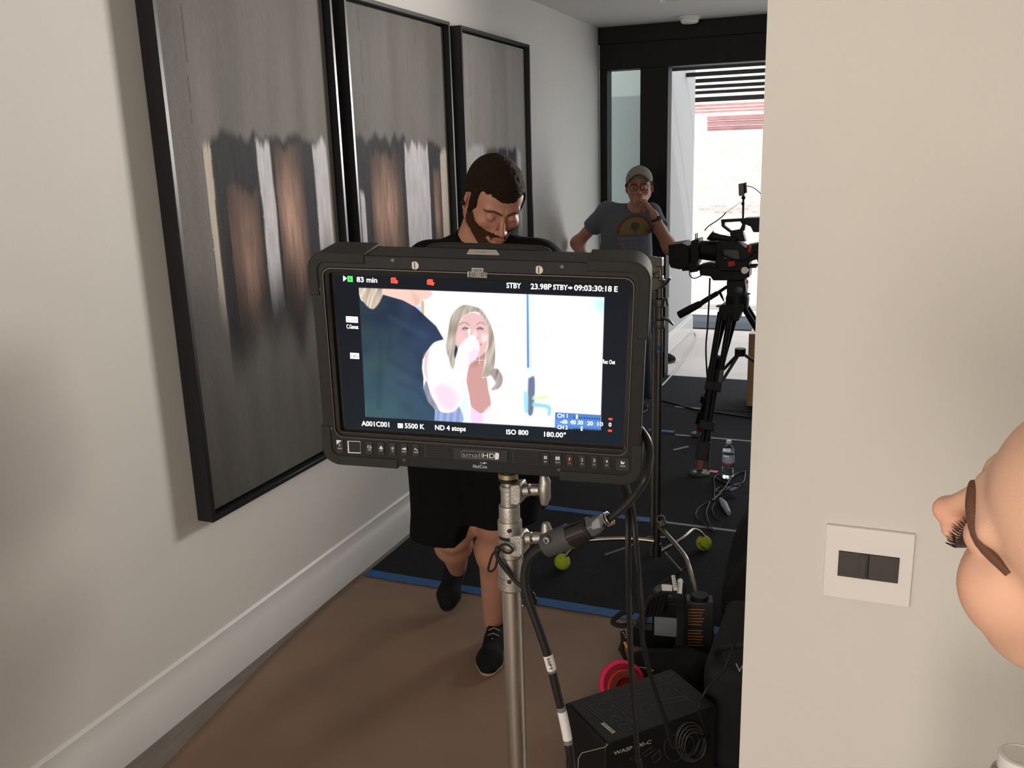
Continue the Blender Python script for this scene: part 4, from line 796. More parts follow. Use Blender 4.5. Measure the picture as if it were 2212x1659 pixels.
def skin_cols(Q, o):
    base = np.array(o['skin']); n = vnoise(Q, 40, 3)[:, None]; c = np.tile(base, (len(Q), 1))*(.93+.14*n); ax = np.abs(Q[:, 0])
    g = lambda cx, cy, cz, r: np.exp(-(((ax-cx)**2+(Q[:, 1]-cy)**2+(Q[:, 2]-cz)**2)/r**2))[:, None]
    red = base*np.array([1.06, .70, .66]); k = np.clip(.65*g(.044, -.07, -.032, .026)+.8*g(0, -.115, -.034, .018)+.5*g(.083, .014, -.01, .035), 0, .85)*o.get('blush', .8); c = c*(1-k)+red*k
    lip = np.exp(-((ax/.024)**4+((Q[:, 2]+.0675)/.0105)**4))[:, None]*(Q[:, 1] < -.088)[:, None]; lip = lip*o.get('lipk', .8); c = c*(1-lip)+np.array(o.get('lip', base*np.array([.85, .48, .45])))*lip
    return c
def to_world(vs, R, c, s): return vs*s@R.T+c
BR = [(.008, -.0975, .0165), (.020, -.0985, .0205), (.033, -.0905, .0225), (.046, -.0775, .0190), (.053, -.068, .0145)]
def make_head_parts(body, hsdf, R, c, s, o):
    """hair, brows, eyes as parts of the person"""
    def w(b, name, m, par=body): return b.build(name, m, par)
    for sg in (-1, 1):
        if o.get('eyes', 'open') == 'open':
            e = MB(R*s, c); e.ball((sg*.032, -.0765, -.001), .0125, 24, 16); ey = w(e, 'eyeball', mat('eye_white', (.55, .52, .50), .2))
            gx, gz = o.get('look', (0, 0)); dv = nrm((gx*1.0, -1, gz)); ctr = V(sg*.032, -.0765, -.001)
            b = MB(R*s, c); b.lathe([(0, .0127), (.0052, .01165), (.0056, .0110), (0, .0110)], ctr, 20, dv); w(b, 'iris', mat('iris_dark', (.05, .035, .025), .2), ey)
        b = MB(R*s, c); pts = [snap(V(sg*x, y, z), o) for x, y, z in (o['br'] if 'br' in o and sg > 0 else BR)]
        if 'br' in o and sg < 0: continue
        b.tube(smooth_path(pts, 4), [(.0018+.0016*math.sin(math.pi*(i+1)/(4*len(pts)-2)))*o.get('browk', 1) for i in range(4*len(pts)-3)], 8, flat=1.0); w(b, 'eyebrow', mat('brow_'+o['name'], o.get('brow', o['hair']), .8, bump=.6, bscale=900))
def snap(p, o, out=.0004):
    for _ in range(6):
        q = np.array([p, p+V(1e-4, 0, 0), p+V(0, 1e-4, 0), p+V(0, 0, 1e-4)]); d = head_prims(q, o); g = (d[1:]-d[0])/1e-4; p = p-(d[0]-out)*g/max(g@g, .1)
    return p
def hair_shell(head, region, off, Q, nz=.0): return np.maximum(head-off, region)

def hand_parts(w, d, n, t, curl=(.35, .4, .45, .5), s=1.0, thumb=.5):
    """wrist, finger direction, palm normal (fingers curl toward it), thumb side -> capsules"""
    w = np.array(w, float); d, n, t = nrm(d), nrm(n), nrm(t); out = []
    for i in range(4):
        kn = w+d*(.088, .091, .087, .079)[i]*s+t*(.030-.0195*i)*s; out.append((w+d*.012*s+t*(.014-.009*i)*s, kn, .0150*s, .0118*s))
        p = kn; a = 0.0
        for L, r0, r1 in (((.044, .050, .046, .036)[i], .0094, .0086), ((.027, .031, .029, .021)[i], .0086, .0078), ((.021, .022, .021, .018)[i], .0078, .0066)):
            a += curl[i]; q = p+(d*math.cos(a)+n*math.sin(a))*L*s; out.append((p, q, r0*s, r1*s)); p = q
    b0 = w+d*.022*s+t*.022*s+n*.006*s; b1 = b0+(d*.55+t*.75+n*.35*thumb)*.040*s; b2 = b1+(d*.80+t*.30+n*.5*thumb)*.034*s; b3 = b2+(d*.85+n*.6*thumb)*.026*s
    out += [(b0, b1, .0155*s, .0118*s), (b1, b2, .0112*s, .0095*s), (b2, b3, .0092*s, .0075*s)]; return out
def body_sdf(J, o):
    fat = o.get('build', 1.0); s = o.get('s', 1.0); nb, ch, pv = J['neck'], J['chest'], J['pelvis']
    prim = [(pv, ch, .125*fat, .13*fat)]
    for a in 'LR':
        sh, hp = J['sh'+a], J['hip'+a]; lat = nrm(sh-(J['shL']+J['shR'])/2)
        prim += [(hp, ch+(sh-ch)*.45-V(0, 0, .02), .105*fat, .095*fat), (nb-V(0, 0, .035), sh-lat*.02, .050, .056), (sh, J['el'+a], .052*fat, .040), (J['el'+a], J['wr'+a], .041, .027),
                 (hp, J['kn'+a], .082*fat, .056), (J['kn'+a], J['kn'+a]+(J['an'+a]-J['kn'+a])*.30, .053, .055), (J['kn'+a]+(J['an'+a]-J['kn'+a])*.30, J['an'+a], .055, .036)]
    hands = []
    for a in 'LR': hands += J['hand'+a]
    hc, HR, hs = J['head'], J['HR'], J.get('hs', 1.0)
    nlo = to_world(V(0, .028, -.075), HR, hc, hs)
    def f(P):
        d = union([cap(P, a*1.0, b*1.0, ra*s, rb*s) for a, b, ra, rb in prim], .045)
        if hands: d = smin(d, union([cap(P, *h) for h in hands], .006), .008)
        near = np.linalg.norm(P-hc, axis=1) < .34
        if near.any():
            Q = (P[near]-hc)@HR/hs; hd = head_prims(Q, o)*hs
            hd = smin(hd, cap(P[near], nlo, nb+V(0, 0, -.02), .052*hs*o.get('neckw', 1), .060*hs*o.get('neckw', 1)), .03); d2 = d.copy(); d2[near] = smin(d[near], hd, .02); d = d2
        return d
    return f, prim
def jb(J, pad=.14):
    P = np.array([v for k, v in J.items() if isinstance(v, np.ndarray) and v.shape == (3,)]); return P.min(0)-pad, P.max(0)+pad
def make_person(name, label, J, o, h_body=.008, h_head=.0032):
    body = thing(name, label, 'person', tuple(V(J['pelvis'][0], J['pelvis'][1], 0)))
    f, prim = body_sdf(J, o); lo, hi = jb(J); hc = J['head']
    M_SK = mat('skin_'+o['name'], o['skin'], .48, attr='Col', bump=.12, bscale=700, spec=.4)
    # finer mesh for the head, coarser for the rest, joined along one plane through the neck
    pn = nrm(J['HR'][:, 2]); cut = (to_world(V(0, .03, -.125), J['HR'], hc, J.get('hs', 1.0)))@pn
    v1, f1 = nets(f, hc-.20, hc+.20, h_head); v2, f2 = nets(f, lo, hi, h_body)
    k1 = ((v1-hc)@pn > -.135)[f1].all(1) & (np.linalg.norm(v1-hc, axis=1) < .185)[f1].all(1); f1 = f1[k1]
    k2 = ~(((v2-hc)@pn > -.115) & (np.linalg.norm(v2-hc, axis=1) < .16))[f2].all(1); f2 = f2[k2]
    vs = np.vstack([v1, v2]); fs = np.vstack([f1, f2+len(v1)]); used = np.unique(fs); mp = -np.ones(len(vs), int); mp[used] = np.arange(len(used)); vs = vs[used]; fs = mp[fs]
    Q = (vs-hc)@J['HR']/J.get('hs', 1.0); cols = skin_cols(Q, o)
    mesh_obj('body', vs, fs, M_SK, body, np.clip(cols, 0, 1)); make_head_parts(body, f, J['HR'], hc, J.get('hs', 1.0), o)
    return body, f
def garment(name, f, lo, hi, h, m, par, colfn=None):
    vs, fs = nets(f, lo, hi, h); return mesh_obj(name, vs, fs, m, par, colfn(vs) if colfn else None)
def shell_part(name, fn, J, off, region, m, par, h=.0032, rough=0.0, rs=250):
    """thin layer hugging the head where region < 0 (head coordinates)"""
    hc, R, s = J['head'], J['HR'], J.get('hs', 1.0)
    def g(P):
        Q = (P-hc)@R/s; d = head_prims(Q, fn)*s-off
        if rough: d = d-rough*(vnoise(Q, rs, 2)-.5)
        return smax(d, region(Q)*s, .003)
    vs, fs = nets(g, hc-.17*s, hc+.17*s, h); return mesh_obj(name, vs, fs, m, par)
def shoe(name, heel, toe, up, m, msole, par, w=.043, hgt=.062, lace=None):
    d = nrm(toe-heel); u = nrm(np.array(up, float)-d*(d@np.array(up, float))); n = np.cross(d, u); L = np.linalg.norm(toe-heel)
    c = lambda x, y, z: heel+d*x*L+n*y+u*z
    def f(P):
        a = union([cap(P, c(.16, 0, .035), c(.35, 0, .038), w*.80, w*.80), cap(P, c(.35, 0, .038), c(.75, 0, .028), w*.82, w*.98), cap(P, c(.75, 0, .027), c(.88, -.003, .022), w*.98, w*.72), cap(P, c(.17, 0, .05), c(.19, 0, hgt+.012), w*.82, w*.80), cap(P, c(.3, 0, .055), c(.45, 0, .050), w*.66, w*.60)], .02)
        a = smax(a, -((P-c(0, 0, .014))@u), .004); a = smax(a, (P-c(0, 0, hgt+.020))@u-.10*((P-c(0, 0, 0))@d-.18*L)*0, .005)
        return smax(a, -cap(P, c(.20, 0, hgt+.004), c(.18, 0, hgt+.06), w*.66, w*.80), .004)
    q = np.array([c(x, y, z) for x in (0, 1) for y in (-.06, .06) for z in (0, hgt+.03)]); up_ = garment('shoe_upper', f, q.min(0)-.03, q.max(0)+.03, .0042, m, par)
    def g(P):
        a = union([cap(P, c(.17, 0, .035), c(.35, 0, .035), w*.88, w*.84), cap(P, c(.35, 0, .035), c(.75, 0, .03), w*.86, w*1.06), cap(P, c(.75, 0, .03), c(.89, -.003, .03), w*1.06, w*.80)], .02)
        return smax(smax(a, -((P-c(0, 0, 0))@u), .003), (P-c(0, 0, .019))@u, .003)
    so_ = garment('shoe_sole', g, q.min(0)-.03, q.max(0)+.03, .0042, msole, par)
    if lace is not None:
        b = MB()
        for k in range(5):
            x = .40+.065*k; z = .094-.010*k; b.tube([c(x, -.020, z-.012), c(x+.01, 0, z), c(x+.0, .020, z-.012)], .0022, 6)
        b.build('laces', lace, par)
    return up_

# ---- man walking toward the camera, head bowed behind the monitor
M_TEE = mat('black_cotton', (.0045, .0045, .0055), .9, spec=.12, bump=.3, bscale=400); M_SHORT = mat('black_twill', (.004, .004, .0045), .9, spec=.12, bump=.3, bscale=500)
M_SOLE = mat('tan_sole', (.30, .22, .17), .7); M_SHOE = mat('black_mesh_shoe', (.005, .005, .006), .8, spec=.2, bump=.5, bscale=500); M_LACE = mat('grey_lace', (.16, .16, .17), .6); M_BSOLE = mat('black_sole', (.01, .01, .01), .7)
Y0 = 2.42
J = {}
J['head'] = atY(1049, 436, Y0-.05)+V(0, .06, 0)
yaw = math.radians(40); pit = math.radians(-33)
fw = V(math.sin(yaw)*math.cos(pit), -math.cos(yaw)*math.cos(pit), math.sin(pit)); upv = V(.13*1, 0, 1.0)
J['HR'] = frame_from(fw, upv); J['hs'] = 1.0
J['neck'] = atY(1038, 498, Y0+.08); J['chest'] = atY(1045, 640, Y0+.10); J['pelvis'] = atY(1035, 900, Y0+.10)
J['shL'] = atY(1166, 576, Y0+.05); J['shR'] = atY(926, 574, Y0+.14)
J['elL'] = J['shL']+V(.06, .02, -.27); J['elR'] = J['shR']+V(-.05, .0, -.27); J['wrL'] = J['elL']+V(-.06, -.20, .02); J['wrR'] = J['elR']+V(.08, -.20, .02)
J['hipL'] = atY(1095, 940, Y0+.08); J['hipR'] = atY(975, 940, Y0+.12)
fl = atZ(1066, 1400, 0); J['anL'] = atZ(1066, 1400, 0)+V(0, .10, .085); J['knL'] = atY(1070, 1120, Y0+.02)
J['anL'] = V(atZ(1064, 1400, 0)[0]-.012, 2.665, .085)
J['knR'] = atY(975, 1150, Y0-.02); J['anR'] = atY(988, 1225, 2.86)
J['handL'] = hand_parts(J['wrL'], (-.3, -.95, 0), (0, 0, -1), (-1, 0, 0)); J['handR'] = hand_parts(J['wrR'], (.3, -.95, 0), (0, 0, -1), (1, 0, 0))
OM = dict(name='walker', skin=(.40, .195, .130), hair=(.030, .016, .009), brow=(.07, .035, .02), jaw=1.08, nose=1.0, neckw=1.12, build=1.12, eyes='closed', blush=.7, lipk=.35)
man, fbody = make_person('person', 'short-haired bearded man in black T-shirt and shorts walking behind the monitor, head bowed', J, OM)
HAIR1 = mat('short_brown_hair', (.022, .0115, .0065), .8, spec=.15, noise=.35, nscale=160, bump=1.0, bscale=700)
def reg_hair(Q):
    ax = np.abs(Q[:, 0]); line = .052-.050*np.clip((Q[:, 1]+.055)/.10, 0, 1)-.055*np.clip((Q[:, 1]-.03)/.06, 0, 1)+.011*np.clip((ax-.012)/.035, 0, 1)*(Q[:, 1] < -.035)
    line = np.where((Q[:, 1] > -.042) & (Q[:, 1] < -.012), np.minimum(line, -.030+1.6*np.abs(Q[:, 1]+.020)), line)
    near_ear = .021-np.sqrt((Q[:, 1]-.016)**2+(np.maximum(Q[:, 2], -.03)+.012)**2)
    return np.maximum(line-Q[:, 2]+.004*(vnoise(Q, 160, 4)-.5)*2, near_ear)
shell_part('hair', OM, J, .0065, reg_hair, HAIR1, man, rough=.004, rs=300)
def reg_top(Q): return np.maximum(.052-Q[:, 2]+.02*(Q[:, 1]+.06), np.maximum(np.abs(Q[:, 0])-.06, Q[:, 1]-.06))
def beard(Q):
    ax = np.abs(Q[:, 0]); low = Q[:, 2]+.050-.55*np.clip(ax-.030, 0, 1)-.55*np.clip(Q[:, 1]+.055, 0, .08)      # below a line rising to the ear
    mou = np.maximum(np.abs(Q[:, 2]+.0535)-.006, ax-.030); lipg = .0135-np.sqrt((ax*.48)**2+((Q[:, 2]+.069)*1.05)**2)
    r = np.minimum(low, mou); r = np.maximum(r, lipg); r = np.maximum(r, np.maximum(Q[:, 1]+.004, .024-np.sqrt((Q[:, 1]-.016)**2+(Q[:, 2]+.010)**2))); r = np.maximum(r, -.118-Q[:, 2]); return r+.003*(vnoise(Q, 220, 6)-.5)*2
shell_part('beard', OM, J, .0022, beard, mat('beard_brown', (.060, .028, .016), .85, spec=.15, noise=.45, nscale=300, bump=1.0, bscale=900), man, rough=.003, rs=420)
# earpiece in his ear
ec = to_world(V(-.0905, .000, -.012), J['HR'], J['head'], J['hs']); eb = MB(); eb.ball(ec, (.0065, .0065, .008)).tube(smooth_path([ec+V(0, 0, .005), ec+V(-.001, .0, .016), ec+V(.002, .006, .024), ec+V(.004, .014, .020)], 4), .0013, 6)
ear = eb.build('earpiece', M_RUB); tag(ear, 'black earpiece in the ear of the walking man', 'earpiece')
def g_tee(P):
    ds = [cap(P, J['pelvis']+V(0, 0, .02), J['chest'], .158, .155)]
    for a in 'LR':
        sh, hp = J['sh'+a], J['hip'+a]; lat = nrm(sh-(J['shL']+J['shR'])/2); up = sh+(J['el'+a]-sh)*.70
        ds += [cap(P, hp+V(0, 0, .05), J['chest']+(sh-J['chest'])*.45-V(0, 0, .02), .135, .12), cap(P, J['neck']-V(0, 0, .038), sh-lat*.015, .058, .068), cap(P, sh, up, .070, .072)]
    d = union(ds, .05)-.010*(vnoise(P, 9, 2)-.4)
    for a in 'LR': ax_ = nrm(J['el'+a]-J['sh'+a]); e = J['sh'+a]+ax_*.20; lat = nrm(J['sh'+a]-J['chest']); q = ((P-e)@ax_)*(cap(P, J['sh'+a], J['el'+a]+ax_*.05, .115) < 0)*(((P-J['chest'])@lat) > .10); d = np.where(q > 0, np.maximum(d, q), d)
    d = smax(d, (J['pelvis'][2]-.03)-P[:, 2], .006)
    nk = J['neck']+V(.012, -.03, .018); return smax(d, -cap(P, nk, nk+V(.02, -.03, .12), .070, .085), .005)
lo, hi = jb(J, .2); hi2 = hi.copy(); garment('t_shirt', g_tee, V(lo[0], lo[1], .75), V(hi[0], hi[1], J['head'][2]), .0075, M_TEE, man)
def g_sh(P):
    d = cap(P, J['hipL']+V(-.01, 0, .02), J['hipR']+V(.02, 0, .02), .145, .145)
    ks = []
    for a, r in (('L', .105), ('R', .125)):
        hp, kn = J['hip'+a], J['kn'+a]; ks.append(cap(P, hp, kn+V(.02 if a == 'L' else 0, 0, -.02), .14, r+.006))
    d = smin(d, smin(ks[0], ks[1], .02), .05)-.016*(vnoise(P*V(1, 1, .5), 12, 5)-.4)
    z = np.where(P[:, 0] > (J['knL'][0]+J['knR'][0])/2, J['knL'][2]+.005, J['knR'][2]-.002); return smax(d, z-P[:, 2], .004)
garment('shorts', g_sh, V(lo[0], lo[1], .3), V(hi[0]+.05, hi[1], 1.1), .008, M_SHORT, man)
t0 = atZ(1064, 1452, 0); h0 = V(J['anL'][0]+.004, J['anL'][1]+.050, 0); h0 = V(h0[0], h0[1], .0); t0 = V(t0[0]-.004, h0[1]-.285, 0.0)
shoe('shoe', h0, t0, (0, 0, 1), M_SHOE, M_SOLE, man, lace=M_LACE)
toe = atZ(961, 1334, 0.0)+V(0, .02, .012); heel = atY(994, 1225, 2.95)+V(0, .02, .02); upr = nrm(np.cross(np.cross(toe-heel, V(0, -1, .3)), toe-heel))
shoe('shoe', heel, toe, upr, M_SHOE, M_BSOLE, man, lace=None)

# ---- man in cap and glasses at the far frame
YM = 5.76; K = {}
K['head'] = atY(1381, 403, YM-.02); K['hs'] = .99; yw = math.radians(12); K['HR'] = frame_from(V(math.sin(yw), -math.cos(yw), -.02), V(-.03, 0, 1))
K['neck'] = atY(1376, 444, YM+.03); K['chest'] = atY(1350, 500, YM+.03); K['pelvis'] = atY(1350, 625, YM+.03)
K['shL'] = atY(1408, 462, YM+.04); K['shR'] = atY(1310, 457, YM+.02)
K['elR'] = atY(1247, 525, YM+.10); K['wrR'] = atY(1275, 590, YM+.02); K['elL'] = atY(1447, 535, YM-.12); K['wrL'] = atY(1412, 462, YM-.17)
K['hipL'] = K['pelvis']+V(.08, 0, -.03); K['hipR'] = K['pelvis']+V(-.08, 0, -.03); K['knL'] = V(K['hipL'][0]+.03, YM, .47); K['knR'] = V(K['hipR'][0]-.02, YM-.02, .47); K['anL'] = V(K['knL'][0]+.01, YM+.06, .09); K['anR'] = V(K['knR'][0]-.02, YM+.05, .09)
wl = K['wrL']; chin = atY(1388, 425, YM-.13)
K['handL'] = hand_parts(wl, chin-wl+V(0, 0, -.02), (-.75, .45, -.45), (-.25, -.5, .9), curl=(.75, .85, .95, 1.05), s=.92, thumb=.8)
K['handR'] = hand_parts(K['wrR'], (.35, .1, -.9), (1, 0, .2), (0, -1, 0), s=.92)
OF = dict(name='watcher', skin=(.34, .16, .11), hair=(.02, .014, .010), jaw=.94, nose=1.0, build=.88, eyes='open', gaze=-.0015, open=.0031, blush=.6, lipk=.4, s=.97)
man2, fb2 = make_person('person', 'man in grey T-shirt, cap and glasses standing hand on chin at the black door frame', K, OF, h_body=.009, h_head=.0036)
def reg_side(Q): return np.maximum(np.maximum(-.002-Q[:, 2]+.5*np.clip(-Q[:, 1]-.0, 0, 1)-.55*np.clip(Q[:, 1], 0, .08), np.maximum(Q[:, 2]-.05, -.032-Q[:, 1])), .020-np.sqrt((Q[:, 1]-.016)**2+(Q[:, 2]+.010)**2))
shell_part('hair', OF, K, .004, reg_side, mat('dark_short_hair', (.02, .014, .010), .8, noise=.4, nscale=200, bump=.8, bscale=700), man2, rough=.002)
M_CAP = mat('grey_cap_cloth', (.20, .185, .155), .85, noise=.12, nscale=70, bump=.4, bscale=500)
def g_cap(P):
    Q = (P-K['head'])@K['HR']/K['hs']; c = ell(Q, (0, .012, .040), (.086, .106, .090)); c = smax(c, (.030+.028*np.clip((-.03-Q[:, 1])/.05, 0, 1)*(np.abs(Q[:, 0]) < .06)-.12*np.clip(Q[:, 1], 0, 1))-Q[:, 2], .003); c = smin(c, ell(Q, (0, .012, .131), (.006, .006, .004)), .002); return c*K['hs']
def g_brim(P):
    Q = (P-K['head'])@K['HR']/K['hs']; bend = .072-8.0*Q[:, 0]**2-.22*(Q[:, 1]+.09); pl = np.abs(Q[:, 2]-bend)-.0022
    out = np.sqrt((Q[:, 0]/.074)**2+((Q[:, 1]+.075)/.082)**2)-1; return np.maximum(np.maximum(pl*.8, out*.07), Q[:, 1]+.055)*K['hs']
hc = K['head']; cp = garment('cap', g_cap, hc-.16, hc+.17, .004, M_CAP, man2); garment('cap_brim', g_brim, hc-.2, hc+.17, .003, M_CAP, cp)
gl = MB(K['HR']*K['hs'], K['head'])
for sg in (-1, 1):
    o_ = [V(sg*.033+.0245*math.copysign(abs(math.cos(a))**.6, math.cos(a)), -.1045+.10*abs(sg*.033+.0245*math.cos(a)-0)**1.2, -.003+.0165*math.copysign(abs(math.sin(a))**.6, math.sin(a))) for a in np.linspace(0, 2*math.pi, 28)]
    gl.tube(o_, .0019, 6, caps=False); gl.tube([V(sg*.057, -.100, .004), V(sg*.074, -.080, .006), V(sg*.081, .0, .004)], .0017, 6)
gl.tube([V(-.0105, -.1055, .002), V(0, -.108, .004), V(.0105, -.1055, .002)], .0017, 6)
gls = gl.build('glasses', mat('tortoise_frame', (.03, .015, .012), .25), man2)
for sg in (-1, 1):
    MB(K['HR']*K['hs'], K['head']).prism([V(sg*.033+.023*math.copysign(abs(math.cos(a))**.6, math.cos(a)), -.1025, -.003+.0155*math.copysign(abs(math.sin(a))**.6, math.sin(a))) for a in np.linspace(0, 2*math.pi, 24, endpoint=False)], (0, 1, 0), .001).build('spectacle_lens', mat('clear_lens', (1, 1, 1), .02, trans=1, ior=1.05), gls)
M_TEE2 = mat('heather_tee', (.085, .093, .108), .9, attr='Col', bump=.3, bscale=300)
def g_tee2(P):
    ds = [cap(P, K['pelvis']+V(0, 0, .0), K['chest'], .118, .125)]
    for a in 'LR':
        sh, hp = K['sh'+a], K['hip'+a]; lat = nrm(sh-(K['shL']+K['shR'])/2); up = sh+(K['el'+a]-sh)*.62
        ds += [cap(P, hp+V(0, 0, .05), K['chest']+(sh-K['chest'])*.45-V(0, 0, .02), .105, .095), cap(P, K['neck']-V(0, 0, .040), sh-lat*.015, .050, .058), cap(P, sh, up, .057, .060)]
    d = union(ds, .045)-.008*(vnoise(P*V(1, 1, .5), 14, 2)-.4)
    for a in 'LR': ax_ = nrm(K['el'+a]-K['sh'+a]); e = K['sh'+a]+ax_*(.165 if a == 'R' else .12); lat = nrm(K['sh'+a]-K['chest']); q = ((P-e)@ax_)*(cap(P, K['sh'+a], K['el'+a]+ax_*.05, .085) < 0)*(((P-K['chest'])@lat) > .08); d = np.where(q > 0, np.maximum(d, q), d)
    d = smax(d, (K['pelvis'][2]-.06)-P[:, 2], .006); nk = K['neck']+V(.0, -.035, .0); return smax(d, -cap(P, nk, nk+V(.0, -.02, .12), .052, .07), .004)
def tee_cols(vs):
    c = np.tile(V(.085, .093, .108), (len(vs), 1)); p0 = atY(1369, 493, YM-.1); px = vs[:, 0]-p0[0]; pz = vs[:, 2]-(p0[2]-.03); front = vs[:, 1] < YM-.03; r = np.sqrt(px**2+pz**2); up = (pz > -.012) & front
    c[up & (r < .112)] = (.14, .032, .030); c[up & (r < .094)] = (.17, .125, .045)
    tree = up & (((px+.0)**2+(pz-.040)**2 < .026**2) | ((np.abs(px) < .004) & (pz < .05))); c[tree] = (.055, .065, .04)
    lowb = (pz <= -.030) & (pz > -.16) & front & (np.abs(px) < .105-.35*np.clip(-pz-.03, 0, 1)); c[lowb] = (.125, .125, .165); ln = lowb & (np.abs(pz+.055) < .008) & (np.sin(px*400) > -.2); c[ln] = (.10, .10, .14); ln = lowb & (np.abs(pz+.078) < .005) & (np.abs(px) < .06) & (np.sin(px*500) > -.2); c[ln] = (.10, .10, .14)
    return c
lo2, hi2 = jb(K, .12); garment('t_shirt', g_tee2, V(lo2[0], lo2[1], .6), V(hi2[0], hi2[1], K['head'][2]), .0055, M_TEE2, man2, tee_cols)
def g_jeans(P):
    d = cap(P, K['hipL']+V(-.02, 0, .03), K['hipR']+V(.02, 0, .03), .115, .115)
    for a in 'LR': d = smin(d, union([cap(P, K['hip'+a], K['kn'+a], .098, .074), cap(P, K['kn'+a], K['an'+a]+V(0, 0, .01), .072, .060)], .03), .03)
    return smax(smax(d, .045-P[:, 2], .004), P[:, 2]-(K['pelvis'][2]+.06), .004)
garment('jeans', g_jeans, V(lo2[0], lo2[1], 0), V(hi2[0], hi2[1], 1.1), .009, mat('dark_denim', (.02, .026, .04), .85, bump=.3, bscale=300), man2)
for a in 'LR': h_ = V(K['an'+a][0], K['an'+a][1]+.06, .0085); shoe('shoe', h_, h_+V(.02 if a == 'L' else -.03, -.27, 0), (0, 0, 1), M_SHOE, M_SOLE, man2)
ax_ = nrm(K['elL']-K['wrL']); wc = K['wrL']+ax_*.035; wt = MB().torus(wc, ax_, .029, .007, 28, 8); wt = wt.build('wristwatch', M_RUB); tag(wt, 'black wristwatch on the raised arm of the man in the cap', 'watch')
nn = nrm(np.cross(ax_, V(0, .3, 1))); MB().lathe([(0, 0), (.016, 0), (.016, .006), (0, .007)], wc-nn*.027*-1, 20, nn).build('watch_case', M_SWF, wt)
# ================================================================== CAMERA ON TRIPOD
M_CBLK = mat('camera_black', (.007, .007, .0075), .5, spec=.25, noise=.15, nscale=60); M_CGR = mat('camera_grey_metal', (.05, .05, .052), .4, metal=.5)
YCM = 4.88; PXM = np.linalg.norm(atY(1560, 500, YCM)-CAM_P)/1950
def cq(px, py): return atY(px, py, YCM)
def slab(name, pts, y0, y1, m, par, bev=.003):  # outline on the camera's middle plane, thickness y0..y1 about it
    P = [cq(*p) for p in pts]; return MB().prism([(p[0], YCM+y0, p[2]) for p in P], (0, 1, 0), y1-y0).build(name, m, par, bevel=bev)
cm = thing('cinema_camera', 'black cinema camera with matte box, on the tripod by the bright doorway', 'camera', tuple(cq(1580, 560)))
slab('matte_box', [(1451, 527), (1456, 525), (1481, 522), (1494, 528), (1496, 572), (1476, 578), (1456, 574), (1452, 564)], -.09, .09, M_CBLK, cm, .004)
slab('matte_box_flag', [(1451, 526), (1483, 521), (1484, 524), (1452, 529)], -.1, .1, M_CBLK, cm, .001)
for dy in (-.02, .025): MB().cyl(cq(1504, 504)+V(0, dy, 0), cq(1504, 517)+V(0, dy, 0), .003).build('top_pin', M_CGR, cm)
slab('filter_stage', [(1498, 518), (1514, 514), (1515, 556), (1508, 572), (1496, 566)], -.07, .07, M_CBLK, cm)
slab('follow_focus', [(1493, 566), (1505, 562), (1516, 570), (1514, 582), (1498, 584)], -.10, -.03, M_CBLK, cm)
MB().cyl(cq(1514, 540), cq(1556, 543), .050, .056, 32).build('lens_barrel', M_CBLK, cm, bevel=.004)
slab('camera_body', [(1552, 522), (1560, 517), (1592, 519), (1614, 532), (1640, 530), (1642, 556), (1622, 562), (1618, 584), (1560, 582), (1550, 566)], -.075, .07, M_CBLK, cm, .006)
slab('body_vent', [(1568, 535), (1600, 537), (1604, 556), (1568, 556)], -.085, -.07, M_CGR, cm, .002)
# eyepiece
MB().tube([cq(1536, 506)+V(0, -.03, 0), cq(1541, 510)+V(0, -.03, 0), cq(1556, 512)+V(0, -.03, 0), cq(1584, 517)+V(0, -.03, 0)], [.030, .024, .017, .017], 20).build('eyepiece', M_CBLK, cm, bevel=.002)
MB().ball(cq(1586, 520)+V(0, -.03, 0), .026).build('eyepiece_joint', M_CBLK, cm)
# top handle: a loop, and the sight block above the rear
h = MB(); out = [(1558, 474), (1612, 471), (1614, 478), (1609, 497), (1601, 503), (1580, 504), (1560, 489)]; inn = [(1566, 480), (1600, 478), (1604, 484), (1599, 495), (1580, 498), (1566, 487)]
n_ = 6; o2 = [cq(*p) for p in (out[0], out[1], out[3], out[4], out[5], out[6])]; i2 = [cq(*p) for p in (inn[0], inn[1], inn[2], inn[3], inn[4], inn[5])]; vs = []
for yy in (-.018, .018): vs += [(p[0], YCM+yy, p[2]) for p in o2]+[(p[0], YCM+yy, p[2]) for p in i2]
f_ = []
for i in range(6): j = (i+1) % 6; f_ += [[i, j, 6+j, 6+i], [12+j, 12+i, 18+i, 18+j], [j, i, 12+i, 12+j], [6+i, 6+j, 18+j, 18+i]]
h.add(vs, f_).build('top_handle', M_CBLK, cm, bevel=.002)
slab('handle_mount', [(1578, 503), (1606, 501), (1612, 521), (1582, 519)], -.03, .03, M_CBLK, cm); slab('rear_module', [(1610, 470), (1646, 469), (1646, 500), (1630, 500), (1624, 488), (1612, 483)], -.05, .05, M_CBLK, cm)
slab('rear_battery', [(1616, 528), (1648, 522), (1650, 590), (1636, 556), (1620, 560)], -.05, .05, M_CBLK, cm)
MB().cyl(cq(1605, 471), cq(1606, 425), .0055).build('antenna_post', M_CBLK, cm); slab('sensor_box', [(1596, 397), (1608, 395), (1609, 422), (1597, 423)], -.02, .02, M_CGR, cm); slab('sensor_clip', [(1609, 394), (1613, 394), (1614, 416), (1609, 418)], -.02, .02, M_CBLK, cm)
MB().ball(cq(1606, 427), .011).build('post_ball', M_CBLK, cm); MB().ball(cq(1605, 440), .009).build('post_ball', M_CBLK, cm)
MB().tube(smooth_path([cq(1611, 401), cq(1624, 404), cq(1634, 410), cq(1644, 420), cq(1652, 440)], 5), .0025, 6).build('sensor_lead', M_CBLK, cm)
